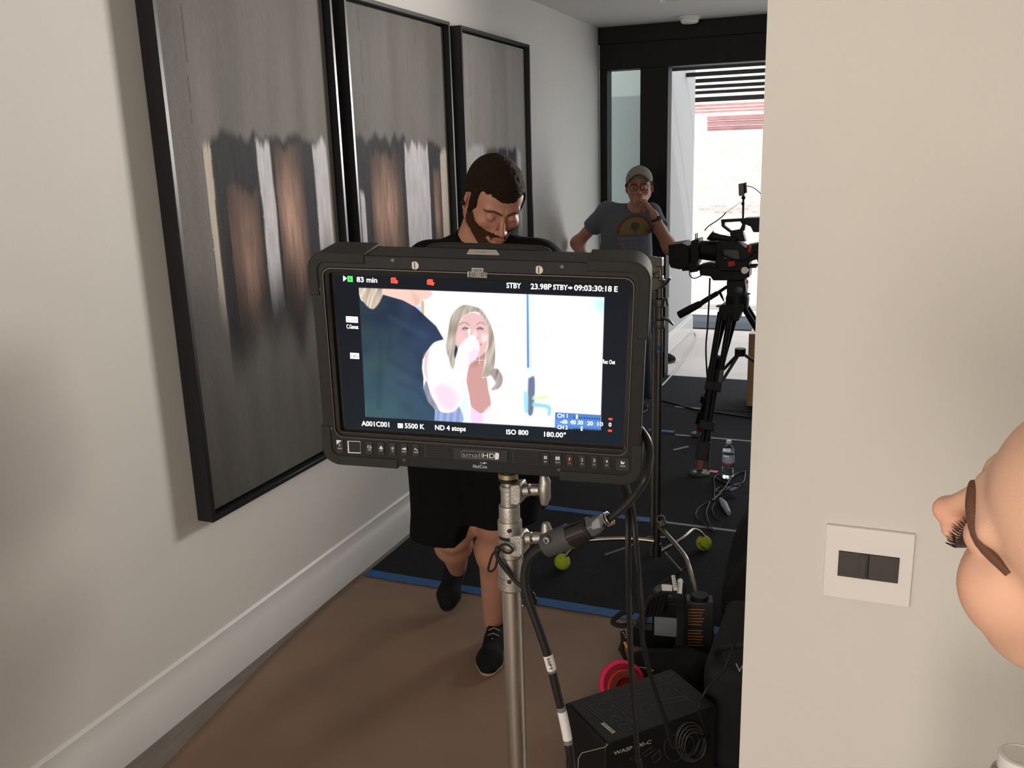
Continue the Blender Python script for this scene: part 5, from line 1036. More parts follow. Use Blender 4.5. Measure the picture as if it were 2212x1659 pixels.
MB().tube(smooth_path([cq(1522, 498), cq(1530, 489), cq(1548, 477), cq(1560, 468), cq(1568, 459)], 5), [.003]*21, 6).build('antenna_whip', M_CBLK, cm)
MB().tube([cq(1568, 459), cq(1603, 435)], .0012, 5).build('antenna_tip', M_CBLK, cm)
# rods, plate
for dy in (-.03, .03): MB().cyl(cq(1476, 581)+V(0, dy, 0), cq(1636, 574)+V(0, dy, 0), .0075, n=14).build('support_rod', M_CGR, cm)
slab('base_plate', [(1514, 575), (1622, 574), (1621, 596), (1600, 603), (1544, 603), (1538, 594), (1516, 592)], -.055, .055, M_CBLK, cm); slab('rod_bracket', [(1515, 570), (1534, 566), (1552, 568), (1554, 584), (1515, 586)], -.045, .045, M_CBLK, cm)
MB().lathe([(0, -.01), (.018, -.01), (.018, .01), (0, .01)], cq(1613, 580)+V(0, -.07, 0), 20, (0, 1, 0)).build('release_knob', mat('silver_knob', (.4, .4, .4), .3, metal=.8), cm)
M_RTAG = mat('red_cloth_tag', (.55, .03, .02), .7); slab('red_tag', [(1578, 561), (1593, 559), (1594, 568), (1580, 572)], -.10, -.09, M_RTAG, cm, .001); slab('red_tag', [(1622, 527), (1628, 528), (1626, 542), (1621, 540)], -.09, -.075, M_RTAG, cm, .001); slab('red_tag', [(1614, 602), (1620, 603), (1619, 611), (1615, 609)], -.06, -.05, M_PINK, cm, .001)
MB().tube(smooth_path([cq(1494, 575)+V(0, -.05, 0), cq(1496, 590)+V(0, -.08, 0), cq(1506, 597)+V(0, -.08, 0), cq(1520, 592)+V(0, -.06, 0)], 5), .003, 6).build('loop_lead', M_CBLK, cm)
MB().tube(smooth_path([cq(1560, 524)+V(0, -.08, 0), cq(1562, 540)+V(0, -.12, 0), cq(1580, 552)+V(0, -.10, 0), cq(1612, 558)+V(0, -.1, 0), cq(1638, 538)+V(0, -.08, 0)], 5), .004, 6).build('body_lead', M_CBLK, cm)
o = cable('camera_cable', [cq(1537, 598)+V(0, -.05, 0), cq(1536, 640)+V(0, -.06, 0), cq(1534, 700)+V(0, -.08, 0), cq(1532, 760)+V(0, -.1, 0), atZ(1529, 1000, .012)+V(0, .05, .2), atZ(1531, 1022, .012), atZ(1545, 1033, .012), atZ(1570, 1045, .012), atZ(1600, 1052, .012)], .0045, M_CABLE, 'thin black cable hanging from the camera down to the floor by the bottle')
# tripod
tr = thing('tripod', 'black video tripod with pan handle carrying the cinema camera', 'tripod', tuple(atZ(1565, 960)))
MB().lathe([(.060, -.03), (.062, .02), (.055, .045), (.05, .06), (.05, .075)], cq(1593, 652), 32).build('bowl', M_CBLK, tr, bevel=.003)
slab('fluid_head', [(1573, 603), (1612, 603), (1614, 622), (1611, 636), (1606, 640), (1577, 640), (1573, 630)], -.055, .055, M_CBLK, tr, .006)
MB().lathe([(0, -.008), (.022, -.008), (.022, .008), (.015, .010), (0, .010)], cq(1600, 624)+V(0, -.06, 0), 24, (0, -1, 0)).build('drag_dial', M_CGR, tr)
MB().tube([cq(1571, 619), cq(1548, 634)], .009, 12).build('pan_handle_arm', M_CBLK, tr, smooth=True); MB().tube([cq(1550, 633), cq(1522, 650), cq(1512, 657)], [.013, .014, .014], 14).build('pan_handle_tube', M_CBLK, tr); MB().tube([cq(1513, 656), cq(1490, 668), cq(1466, 681)], [.018, .021, .021], 14).build('pan_handle_grip', M_RUB, tr, bevel=.002)
MB().tube([cq(1555, 632), cq(1559, 640), cq(1564, 651)], [.008, .007, .003], 10).build('pan_lock', M_CBLK, tr); MB().tube([cq(1610, 634), cq(1621, 635)], [.008, .003], 10).build('tilt_lock', M_CBLK, tr)
slab('leg_crown', [(1557, 660), (1562, 655), (1608, 653), (1609, 664), (1602, 675), (1598, 690), (1555, 688)], -.06, .06, M_CBLK, tr, .004); slab('level_tab', [(1547, 660), (1576, 657), (1576, 661), (1551, 662)], -.03, .03, M_CBLK, tr, .001)
crown = cq(1583, 668); feet = [atZ(1512, 1014, .035), atZ(1508, 934, .035)+V(0, .03, 0)]
F3_ = V(1.78, 5.15, .035); tops = [cq(1570, 672)+V(0, -.05, 0), cq(1578, 672)+V(0, .05, 0), cq(1602, 662)+V(.01, .03, 0)]
for i, (tp_, ft) in enumerate(zip(tops, feet+[F3_])):
    a = nrm(ft-tp_); side = nrm(np.cross(a, V(0, -1, 0) if i < 2 else V(1, 0, 0)))
    lg = MB(); L_ = np.linalg.norm(ft-tp_); P0 = lambda t, s: tp_+a*L_*t+side*s
    for s_ in (-.026, .026): lg.tube([P0(0, s_*1.0), P0(.50, s_)], .0150, 12)
    lg = lg.build('leg', M_CBLK, tr)
    m = MB()
    for s_ in (-.012, .012): m.tube([P0(.36, s_*.9), P0(.90, s_)], .0130, 12)
    m.build('inner_tubes', M_CBLK, lg); [MB().box(P0(t_, 0), d_, np.stack([side, np.cross(a, side), a], 1)).build('leg_clamp', M_CBLK, lg, bevel=.004) for t_, d_ in ((.47, (.085, .040, .05)), (.72, (.078, .042, .05)), (.88, (.065, .040, .10)))]
    MB().box(P0(.40, -.03), (.022, .03, .07), np.stack([side, np.cross(a, side), a], 1)).build('latch', M_CGR, lg, bevel=.003)
    MB().box(P0(.965, 0), (.035, .035, .05), np.stack([side, np.cross(a, side), a], 1)).build('red_foot_hinge', mat('dark_red_foot', (.16, .012, .012), .5), lg, bevel=.003)
    f0 = V(ft[0], ft[1], .009); ftb = MB().lathe([(0, 0), (.050, 0), (.052, .010), (.040, .016), (.030, .016), (.014, .024), (0, .024)], f0, 28).build('foot', mat('grey_rubber_foot', (.05, .06, .055), .5), lg)
    for dx in (-.022, .022): MB().ball(f0+V(dx, -.022, .018), (.011, .008, .006)).build('foot_stud', mat('foot_stud_white', (.6, .6, .55), .5), lg)
for s_ in (0, 1, 2):
    c = V(np.mean([tops[k][0]*.5+(feet+[F3_])[k][0]*.5 for k in range(3)]), 4.98, .60); m_ = tops[s_]*.5+(feet+[F3_])[s_]*.5
    sp_ = MB().tube([c, m_+V(0, 0, -.03)], .009, 10).build('spreader_arm', M_CGR, tr)
MB().lathe([(0, -.02), (.03, -.02), (.03, .02), (0, .02)], c, 20).build('spreader_hub', M_CBLK, tr)

# ================================================================== THINGS ON THE FLOOR BEYOND
b0 = atZ(1612, 877, .008); ztop = atY(1612, 722, b0[1])[2]
ab = thing('apple_box', 'plywood apple box standing on end behind the tripod', 'box', tuple(b0)); wd_, dp_ = .30, .21
M_PLY = mat('plywood', (.36, .22, .11), .6, noise=.15, nscale=6, stretch=(12, 12, 1)); M_PLYL = mat('painted_box_end', (.62, .58, .54), .6)
x0 = b0[0]; MB().box2((x0, b0[1], .008), (x0+wd_, b0[1]+dp_, ztop-.002)).build('body', M_PLY, ab, bevel=.003)
tp2 = MB(); tp2.box2((x0, b0[1], ztop-.002), (x0+wd_, b0[1]+dp_, ztop+.004)); tp2.build('end_panel', M_PLYL, ab, bevel=.002); MB().box2((x0+.055, b0[1]+.07, ztop+.0035), (x0+.115, b0[1]+.13, ztop+.0045)).build('hand_hole', mat('hole_dark_red', (.05, .012, .01), .8), ab)
# water bottle
bp_ = atZ(1572, 1032, .0085); bt = thing('water_bottle', 'clear plastic water bottle with white cap standing on the dark mat', 'bottle', tuple(bp_))
M_PET = mat('clear_pet', (.93, .95, .97), .05, trans=1.0, ior=1.2, spec=.8)
prof = [(.0, .004), (.012, .0), (.026, .001), (.031, .008), (.031, .018), (.0285, .022), (.031, .027), (.0285, .034), (.031, .041), (.0285, .048), (.031, .055), (.0305, .075), (.0315, .078), (.0315, .125), (.0285, .132), (.0315, .139), (.0315, .148), (.027, .162), (.018, .175), (.0125, .182), (.0125, .192)]
MB().lathe(prof, bp_, 28).build('bottle_body', M_PET, bt); MB().lathe([(.0, .1915), (.0140, .1905), (.0140, .205), (.012, .207), (0, .207)], bp_, 24).build('cap', M_PLAST, bt)
MB().lathe([(.0, .006), (.028, .006), (.028, .150), (.0, .151)], bp_, 24).build('water', mat('water', (.9, .95, 1), .02, trans=1.0, ior=1.33), bt)
lbb = MB().lathe([(.0318, .080), (.0322, .082), (.0322, .122), (.0318, .124)], bp_, 28).build('label', mat('pale_blue_label', (.45, .50, .62), .4), bt); MB().lathe([(.0324, .080), (.0325, .082), (.0325, .087), (.0324, .089)], bp_, 28).build('red_band', mat('label_red', (.4, .05, .05), .5), lbb)
# shoe left on the pale floor and white cable
shp = thing('shoe', 'dark shoe with brown sole on the pale floor beyond the threshold', 'shoe', tuple(atZ(1450, 782, 0))); ht = atZ(1400, 786, .0); tt_ = atZ(1460, 781, .0); ht = tt_+nrm(ht-tt_)*.28
shoe('shoe', ht+V(0, 0, 0), tt_, (0, 0, 1), M_SHOE, mat('brown_sole', (.10, .045, .02), .7), shp)
cable('white_cable', [atZ(1500, 718, .006), atZ(1504, 728, .006), atZ(1496, 745, .006), atZ(1482, 765, .006), atZ(1474, 780, .006), atZ(1462, 795, .006), atZ(1454, 806, .006), atZ(1440, 822, .0145), atZ(1428, 834, .0145), atZ(1415, 845, .0145)], .006, mat('white_cable_pvc', (.42, .42, .42), .5), 'pale cable winding over the threshold toward the light stands', k=5)
cable('floor_cable', [atZ(1380, 850, .0125), atZ(1425, 864, .0125), atZ(1460, 873, .0125), atZ(1500, 884, .0125), atZ(1560, 893, .0125), atZ(1640, 905, .0125)], .006, M_CABLE, 'long black cable lying across the mats behind the tripod', k=4)
# light stands behind the right edge of the monitor
M_NICK = mat('nickel_tube', (.36, .33, .27), .30, metal=1.0, noise=.12, nscale=10); M_KNUCK = mat('tarnished_grip_metal', (.13, .12, .105), .5, metal=.8, noise=.15, nscale=60); M_BALLF = mat('tennis_felt', (.42, .50, .03), .95, bump=.9, bscale=500, noise=.12, nscale=60)
YS = 3.36; sx_ = atY(1424, 700, YS)[0]
cs = thing('light_stand', 'tall metal light stand with tennis balls on its bent legs', 'stand', (sx_, YS, 0))
def sq(px, py, dy=0): return atY(px, py, YS+dy)
ztop_ = sq(1424, 640)[2]; MB().cyl((sx_, YS, .10), (sx_, YS, sq(1424, 755)[2]), .0135, n=20).build('lower_column', mat('dark_column', (.09, .085, .075), .35, metal=.9), cs)
MB().cyl((sx_, YS, sq(1424, 760)[2]), (sx_, YS, sq(1424, 690)[2]), .0145, n=20).build('second_riser', M_KNUCK, cs); MB().cyl((sx_, YS, sq(1424, 700)[2]), (sx_, YS, sq(1424, 560)[2]), .0125, n=20).build('top_riser', M_KNUCK, cs)
MB().cyl((sx_, YS, sq(1424, 745)[2]), (sx_, YS, sq(1424, 756)[2]), .0155).build('blue_band', mat('blue_band', (.02, .05, .12), .5), cs); MB().cyl((sx_, YS, sq(1424, 689)[2]), (sx_, YS, sq(1424, 692)[2]), .0155).build('black_band', M_RUB, cs); MB().cyl((sx_, YS, sq(1424, 643)[2]), (sx_, YS, sq(1424, 647)[2]), .0155).build('black_band', M_RUB, cs)
for py in (612, 655, 700): MB().lathe([(.019, -.016), (.021, -.012), (.021, .012), (.019, .016)], (sx_, YS, sq(1424, py)[2]), 20).build('collar', M_KNUCK, cs, bevel=.001)
for a, b, c in (((1432, 618), (1441, 607), (1448, 600)), ((1432, 648), (1440, 645), (1443, 660)), ((1434, 688), (1444, 691), (1455, 702))):
    MB().tube([sq(1426, a[1]+2), sq(*a), sq(*b), sq(*c)], [.010, .013, .016, .009], 12, flat=.45).build('wing_knob', M_KNUCK, cs, ang=60)
kn_ = MB().lathe([(0, -.022), (.030, -.022), (.032, -.012), (.032, .012), (.030, .022), (0, .022)], sq(1411, 572, -.01), 24, (.3, -1, 0)); kn_.lathe([(0, -.02), (.026, -.02), (.026, .02), (0, .02)], sq(1410, 612, -.01), 24, (.3, -1, 0)); kn_.build('grip_head', M_KNUCK, cs, bevel=.002)
kn2 = MB().box(sq(1424, 566, -.01), (.028, .04, .035)).box(sq(1421, 592, -.01), (.024, .03, .04)).box(sq(1426, 601, -.01), (.024, .03, .02)); kn2.build('grip_block', M_KNUCK, cs, bevel=.004)
def gar(px, py, dy): return atY(px, py, YS+dy)
bl_ = atZ(1215, 1229, .008)+V(0, 0, .033); br_ = atZ(1520, 1188, .008)+V(0, 0, .033); z1_ = sq(1410, 1168)[2]
leg = MB().tube(smooth_path([V(sx_, YS, z1_), V(sx_-.12, YS-.015, z1_+.002), bl_+V(.10, .02, .10), bl_+V(.045, .008, .065), bl_+V(.014, 0, .026)], 5), .0085, 12).build('leg', M_NICK, cs); MB().ball(bl_, .0335, 24, 16).build('tennis_ball', M_BALLF, leg)
z2_ = gar(1432, 1194, .0)[2]; leg = MB().tube(smooth_path([V(sx_, YS, z2_-.01), (V(sx_, YS, z2_)+br_)/2+V(0, 0, .035), br_+V(-.045, -.03, .065), br_+V(-.018, -.01, .052), br_+V(.0, 0, .028)], 5), .0085, 12).build('leg', M_NICK, cs); bb_ = MB().ball(br_, .0335, 24, 16).build('tennis_ball', M_BALLF, leg); MB().tube([br_+V(-.015, -.028, .010), br_+V(.0, -.0325, -.006), br_+V(.012, -.030, -.014)], .003, 6).build('cut_slit', M_RUB, bb_)
p3 = [sq(1424, 1138, -.01), atY(1452, 1168, YS-.12), atY(1478, 1200, YS-.24), atY(1487, 1222, YS-.28), atY(1496, 1252, YS-.33), atY(1506, 1290, YS-.38)]; p3.append(V(p3[-1][0]+.01, p3[-1][1]-.03, .045)); p3.append(V(p3[-1][0]+.01, p3[-1][1]-.02, .02))
MB().tube(smooth_path(p3, 5), .0095, 12).build('leg', M_NICK, cs)
MB().cyl((sx_, YS, .085), (sx_, YS, .14), .019).build('base_socket', mat('dark_column', (.09, .085, .075), .35, metal=.9), cs); kk = sq(1436, 1132, -.02); MB().lathe([(0, -.012), (.014, -.012), (.014, .004), (.006, .012), (0, .012)], kk, 18, (1, -.2, 0)).torus(sq(1428, 1122, -.02), (.2, -1, .3), .016, .003).build('base_lock', M_KNUCK, cs)
x2 = atY(1412, 800, YS+.16)[0]; st2 = thing('light_stand', 'thinner metal light stand half hidden behind the monitor edge', 'stand', (x2, YS+.16, 0))
MB().cyl((x2, YS+.16, .009), (x2, YS+.16, atY(1410, 630, YS+.16)[2]), .0085, n=16).build('column', M_KNUCK, st2); 
for k in range(3): a = math.radians(200+120*k); MB().tube([(x2, YS+.16, .10), (x2+.10*math.cos(a), YS+.16+.10*math.sin(a), .05), (x2+.20*math.cos(a), YS+.16+.20*math.sin(a), .015)], .006, 10).build('leg', M_KNUCK, st2)

# ================================================================== GEAR NEAR THE WALL END
M_CARD = mat('matte_black_carton', (.0075, .0075, .008), .6, spec=.3, noise=.12, nscale=20); M_LINE = mat('grey_print', (.055, .055, .055), .6); M_CREAM = mat('cream_print', (.42, .38, .32), .6)
zt_ = .25; Lc, Bc, Rc, Fc = [atZ(*p, zt_) for p in ((1219.5, 1518), (1454, 1444), (1544, 1523), (1307, 1611))]
e1 = nrm(((Bc-Lc)+(Rc-Fc))/2*V(1, 1, 0)); l1 = np.linalg.norm(((Bc-Lc)+(Rc-Fc))/2); e2 = nrm(((Fc-Lc)+(Rc-Bc))/2*V(1, 1, 0)); l2 = np.linalg.norm(((Fc-Lc)+(Rc-Bc))/2)
e2 = nrm(e2-e1*(e1@e2)); cB = (Lc+Bc+Rc+Fc)/4; RB = np.stack([e1, e2, V(0, 0, 1)], 1)   # e1: back-right, e2: toward front-right
bx = thing('lamp_carton', 'black cardboard lamp carton printed with grey line drawings and WASP 100-C', 'box', (cB[0], cB[1], 0))
MB(RB, V(cB[0], cB[1], 0)).box2((-l1/2, -l2/2, .002), (l1/2, l2/2, zt_)).build('carton', M_CARD, bx, bevel=.004)
MB(RB, V(cB[0], cB[1], 0)).box2((-l1/2+.01, -l2/2+.012, zt_-.001), (l1/2-.012, l2/2+.002, zt_+.003)).build('lid_flap', M_CARD, bx, bevel=.0015)
def tpx(zx, zy, h=zt_+.0034): return atZ(1180+zx/4.809, 1380+zy/4.809, h)
ln = MB()
for pts in ([(410, 715), (640, 640), (760, 600), (990, 540), (1000, 620)], [(410, 715), (640, 890), (820, 830)], [(450, 710), (600, 830)], [(610, 620), (690, 690), (760, 740), (920, 890)], [(640, 610), (720, 670), (980, 860)], [(610, 620), (640, 610)], [(520, 710), (560, 670), (640, 665), (690, 700), (660, 740), (560, 750), (520, 720)],
            [(970, 740), (1000, 690), (1070, 680), (1130, 700), (1110, 730), (1000, 755), (975, 745)], [(820, 620), (860, 580), (990, 570), (995, 610), (850, 640)], [(660, 850), (690, 800), (830, 830), (670, 860)], [(745, 905), (890, 880), (925, 930), (800, 960), (745, 910)], [(1150, 395), (1500, 640), (1570, 600)], [(1020, 530), (1260, 460)], [(1030, 560), (1210, 430)], [(1180, 640), (1400, 600), (1480, 625)], [(1190, 680), (1460, 630)], [(1340, 490), (1400, 480), (1440, 510)], [(1150, 400), (1300, 390), (1260, 380)]):
    ln.tube([tpx(*p) for p in pts], .0007, 5)
ln.build('lid_drawing', M_LINE, bx); 
# front face details
ff = cB+e2*(l2/2+.001)*1.0
def onface(px, py):   # pixel to the face whose outward normal is e2
    d = ray(px, py); t = ((ff-CAM_P)@e2+.0012)/(d@e2); return CAM_P+d*t
def fz(zx, zy): return onface(1180+zx/4.809, 1380+zy/4.809)
a_, b_2 = fz(700, 1210), fz(1090, 1085); hh = abs(fz(1075, 1030)[2]-fz(1085, 1075)[2])
world_text('WASP 100-C', a_, b_2-a_, V(0, 0, 1), .0105, np.linalg.norm(b_2-a_), M_CREAM, 'carton_text', bx, .02)
ln = MB(); ln.tube([fz(330, 1340), fz(335, 1240), fz(370, 1185), fz(610, 1125), fz(640, 1100), fz(620, 1090)], .0009, 6); ln.build('face_line', M_CREAM, bx)
ln = MB()
for r_, cx, cy in ((1.0, 1490, 1060), (.93, 1490, 1060), (.70, 1480, 1080), (.45, 1470, 1100), (1.05, 1330, 1130)):
    rr = 150 if cx != 1330 else 100; ln.tube([fz(cx+rr*r_*math.cos(a), cy+rr*1.35*r_*math.sin(a)) for a in np.linspace(0, 2*math.pi, 30)], .0008, 5)
for pts in ([(860, 1245), (900, 1225), (980, 1240), (940, 1255), (865, 1250)], [(990, 1200), (1100, 1120), (1130, 1150), (1010, 1230)], [(1100, 1230), (1180, 1150), (1190, 1230), (1120, 1290), (1100, 1240)]): ln.tube([fz(*p) for p in pts], .0008, 5)
ln.build('face_drawing', M_LINE, bx)
sk = [tpx(565, 880), tpx(600, 868), tpx(720, 965), tpx(690, 985)]; sk_ = MB().prism([(p[0], p[1], zt_+.0032) for p in sk], (0, 0, -1), -.0004).build('carton_sticker', mat('barcode_sticker', (.55, .52, .48), .5), bx, smooth=False)
sb_ = MB()
for k in range(12):
    t = .08+.075*k+(.04 if k > 5 else 0); q0 = sk[0]*(1-t)+sk[3]*t; q1 = sk[1]*(1-t)+sk[2]*t; sb_.tube([(q0*.8+q1*.2)+V(0, 0, .001), (q0*.25+q1*.75)+V(0, 0, .001)], .0006, 4)
sb_.build('sticker_bars', M_SWF, sk_)
# coil of black cable lying against the carton
cc = fz(1500, 1080)+e2*.02
# tape rolls
def roll(name, c, ax, R, r, w, m, mi, lab_):
    t = thing(name, lab_, 'tape roll', tuple(c), 'neon tape rolls leaning together'); ax = nrm(ax)
    MB().lathe([(R-.004, -w/2), (R, -w/2+.002), (R, w/2-.002), (R-.004, w/2), (r+.02, w/2), (r+.02, -w/2)], c, 48, ax).build('tape', m, t); MB().lathe([(r+.021, -w/2-.0005), (r+.021, w/2+.0005), (r, w/2+.0005), (r, -w/2-.0005)], c, 40, ax).build('core', mi, t); return t
pc = atZ(1338, 1482, .10); axr = nrm(V(.45, -.72, .42))
roll('tape_roll', pc+V(0, .03, -.01), axr, .071, .04, .024, mat('neon_pink', (.92, .02, .16), .5, noise=.04), mat('crimson_core', (.30, .01, .03), .6), 'neon pink tape roll standing behind the black lamp carton')
roll('tape_roll', pc+V(0, .03, -.01)+axr*.026+V(.004, .0, -.012), axr, .055, .033, .022, mat('neon_orange', (.95, .07, .02), .5), mat('rust_core', (.28, .05, .03), .6), 'neon orange tape roll in front of the pink one')
# equipment standing right of the cables
def eq(name, lab_, cat, px, py, z, dims, rz, m, parts=None, grp=None):
    p = atZ(px, py, z); t = thing(name, lab_, cat, tuple(p), grp); RR = rotm((0, 0, 1), rz); MB(RR, p).box2((-dims[0]/2, -dims[1]/2, .0005), (dims[0]/2, dims[1]/2, dims[2])).build('case_body', m, t, bevel=.006)
    return t, RR, p
t, RR, p = eq('battery_pack', 'black battery with lines of small orange print, right of the hanging cables', 'battery', 1508, 1420, .008, (.095, .06, .22), .25, mat('battery_plastic', (.022, .022, .023), .5))
for k in range(13):
    if k == 6: continue
    q0 = p+RR@V(-.038, -.0308, .195-.011*k); q1 = p+RR@V(.014-.004*(k % 3), -.0308, .195-.011*k); MB().tube([q0, q1], .0017, 4).build('orange_print', mat('orange_print', (.42, .16, .03), .6), t)
world_text('JuLi', p+RR@V(-.030, -.0312, .124), RR@V(1, 0, 0), V(0, 0, 1), .012, .04, mat('orange_print', (.42, .16, .03), .6), 'orange_mark', t) if 0 else None
MB().cyl(p+V(0, 0, .22), p+V(0, 0, .235), .03).build('battery_cap', M_RUB, t, bevel=.003)
t, RR, p = eq('wireless_receiver', 'black wireless receiver box with a plain white label, beside the battery', 'receiver', 1441, 1405, .008, (.10, .07, .20), .15, M_CBLK)
MB(RR, p).box2((-.042, -.0362, .075), (.04, -.0350, .145)).build('white_panel', mat('grey_white_label', (.22, .24, .25), .5), t); MB(RR, p).lathe([(.048, .2), (.05, .205), (.05, .225), (.046, .23), (0, .23)], (0, 0, 0), 28).build('top_dial', M_CGR, t, bevel=.002)
MB(RR, p).torus((0, 0, .215), (0, 0, 1), .051, .006).build('dial_ring', M_RUB, t)
cb = thing('cable_bundle', 'bundle of black cables with three white flag labels', 'cable', tuple(atZ(1450, 1300, .1)))
zq_ = lambda px, py, Y: atY(px, py, Y)
for i in range(5):
    MB().tube(smooth_path([zq_(1395+8*i, 1330, 2.70), zq_(1405+10*i, 1295-6*i, 2.68), zq_(1440+9*i, 1280-5*i, 2.67), zq_(1460+4*i, 1290, 2.66), zq_(1466+3*i, 1330, 2.66), zq_(1464+3*i, 1390, 2.645), V(1.415+.012*i, 2.63, .12)], 5), .0065, 8).build('lead', M_CABLE, cb)
for pts in ([(1429, 1262), (1452, 1264), (1452, 1277), (1430, 1276)], [(1450, 1243), (1458, 1243), (1464, 1276), (1455, 1276)], [(1464, 1252), (1470, 1249), (1475, 1253), (1473, 1283), (1463, 1281)]):
    P_ = [zq_(*q, 2.645) for q in pts]; fl = MB().prism(P_, (0, 1, 0), .0012).build('flag_label', M_LABEL, cb, smooth=False)
    if pts[0][0] > 1460: u_ = P_[2]-P_[3]; world_text('COAX10', zq_(1466, 1279, 2.6435), V(.02, 0, .2), V(-1, 0, .1), .006, .034, M_SWF, 'label_text', fl)
    if pts[0][0] == 1450: b__ = MB(); [b__.tube([zq_(1453+.6*k, 1247+5*k, 2.6435), zq_(1459+.6*k, 1247+5*k, 2.6435)], .0008, 4) for k in range(5)]; b__.build('label_lines', M_SWF, fl)
pp_ = atZ(1458, 1452, .05)
pou = thing('accessory_pouch', 'slumped black accessory pouch lying between the lamp carton and the battery', 'pouch', (pp_[0], pp_[1], 0))
def g_pou(P):
    d = smin(ell(P, (pp_[0]-.03, pp_[1], .055), (.125, .075, .062)), ell(P, (pp_[0]+.06, pp_[1]+.01, .06), (.08, .065, .07)), .04)
    return smax(d-.016*(vnoise(P, 16, 3)-.5)-.006*(vnoise(P, 48, 5)-.5), .004-P[:, 2], .006)
garment('pouch_body', g_pou, V(pp_[0]-.2, pp_[1]-.13, -.01), V(pp_[0]+.2, pp_[1]+.13, .18), .006, mat('black_nylon', (.0035, .0035, .004), .8), pou)
MB().tube(smooth_path([atY(1372, 1440, pp_[1]-.07), atY(1392, 1443, pp_[1]-.08), atY(1412, 1449, pp_[1]-.08)], 5), .0022, 6).build('silver_zip', M_STEEL, pou)
# small pouch with orange pull, and clamp
pu = thing('clamp', 'small black spring clamp with an orange pull at the edge of the brown paper', 'clamp', tuple(atZ(1335, 1420, .01)))
MB().tube(smooth_path([zq_(1368, 1322, 2.62), zq_(1345, 1324, 2.60), zq_(1328, 1336, 2.58), zq_(1325, 1346, 2.57), zq_(1345, 1352, 2.57), zq_(1366, 1346, 2.57)], 5), .0085, 8).build('handle', M_RUB, pu)
MB().tube([zq_(1345, 1362, 2.56), zq_(1348, 1385, 2.54), zq_(1342, 1402, 2.52), zq_(1352, 1425, 2.50)], [.008, .010, .010, .006], 8).build('jaw', M_RUB, pu); MB().tube([zq_(1349, 1387, 2.50), zq_(1355, 1400, 2.49)], .0045, 6).build('pull_tab', mat('orange_pull', (.55, .22, .03), .6), pu)
for k in range(4): MB().ball(zq_(1343+3*k, 1362+5*k, 2.52), .003).build('brass_rivet', M_BRASS, pu)
tr_ = thing('gear_tray', 'low black crate holding the batteries and receivers', 'crate', tuple(atZ(1450, 1430, .0)))
q = atZ(1470, 1400, .0); MB().box2((q[0]-.155, q[1]-.04, .002), (q[0]+.10, q[1]+.26, .0075)).build('tray_base', M_CBLK, tr_, bevel=.001)
wl_ = MB().box2((q[0]-.160, q[1]-.045, .002), (q[0]+.11, q[1]-.035, .075)); wl_.box2((q[0]-.160, q[1]-.035, .002), (q[0]-.15, q[1]+.26, .075)); wl_.build('tray_wall', M_CBLK, tr_, bevel=.002)
# large black bag against the wall end
bg_ = thing('equipment_bag', 'large slumped black equipment bag filling the corner by the wall end', 'bag', (1.75, 3.05, 0))
bz_ = lambda P: (smin(smin(ell(P, (1.76, 3.24, .22), (.24, .34, .30)), ell(P, (1.80, 2.97, .26), (.20, .22, .36)), .1), ell(P, (1.80, 3.14, .50), (.14, .28, .22)), .10)); bz1_ = bz_
bz_ = lambda P: smax(smin(bz1_(P), ell(P, (1.67, 3.06, .12), (.17, .28, .17)), .08)-.03*(vnoise(P, 7, 3)-.5)-.010*(vnoise(P, 22, 5)-.5), .009-P[:, 2], .01)
garment('bag_body', bz_, V(1.4, 2.5, -.02), V(2.2, 3.7, .95), .014, mat('black_nylon', (.0035, .0035, .004), .8, spec=.15, bump=.3, bscale=200), bg_)
MB().tube(smooth_path([V(1.62, 2.86, .18), V(1.62, 2.79, .36), V(1.68, 2.80, .52), V(1.76, 2.88, .50)], 5), .010, 8, flat=.4).build('strap', M_CABLE, bg_)
sc = thing('soft_case', 'black soft case with a white V mark beside the wall end, behind the lamp carton', 'bag', (1.70, 2.45, 0))
def g_case(P):
    q = np.abs(P-V(1.765, 2.42, .17))-V(.155, .18, .125); d = np.sqrt((np.maximum(q, 0)**2).sum(1))+np.minimum(q.max(1), 0)-.035; return smax(d-.014*(vnoise(P, 11, 3)-.5), .009-P[:, 2], .008)
garment('case_body', g_case, V(1.5, 2.15, -.02), V(1.98, 2.70, .40), .010, mat('black_nylon', (.0035, .0035, .004), .8, spec=.15, bump=.3, bscale=200), sc)
MB().tube(smooth_path([V(1.60, 2.30, .30), V(1.62, 2.26, .36), V(1.74, 2.27, .385), V(1.84, 2.30, .34)], 5), .010, 8, flat=.5).build('handle', M_CABLE, sc)
p_ = atY(1588, 1450, 2.192); world_text('V', p_, (1, 0, 0), (0, 0, 1), .024, .022, mat('grey_mark', (.25, .25, .25), .6), 'white_mark', sc)
MB().tube([atY(1588, 1500, 2.21), atY(1590, 1560, 2.21)], .002, 5).build('zip', M_CGR, sc)
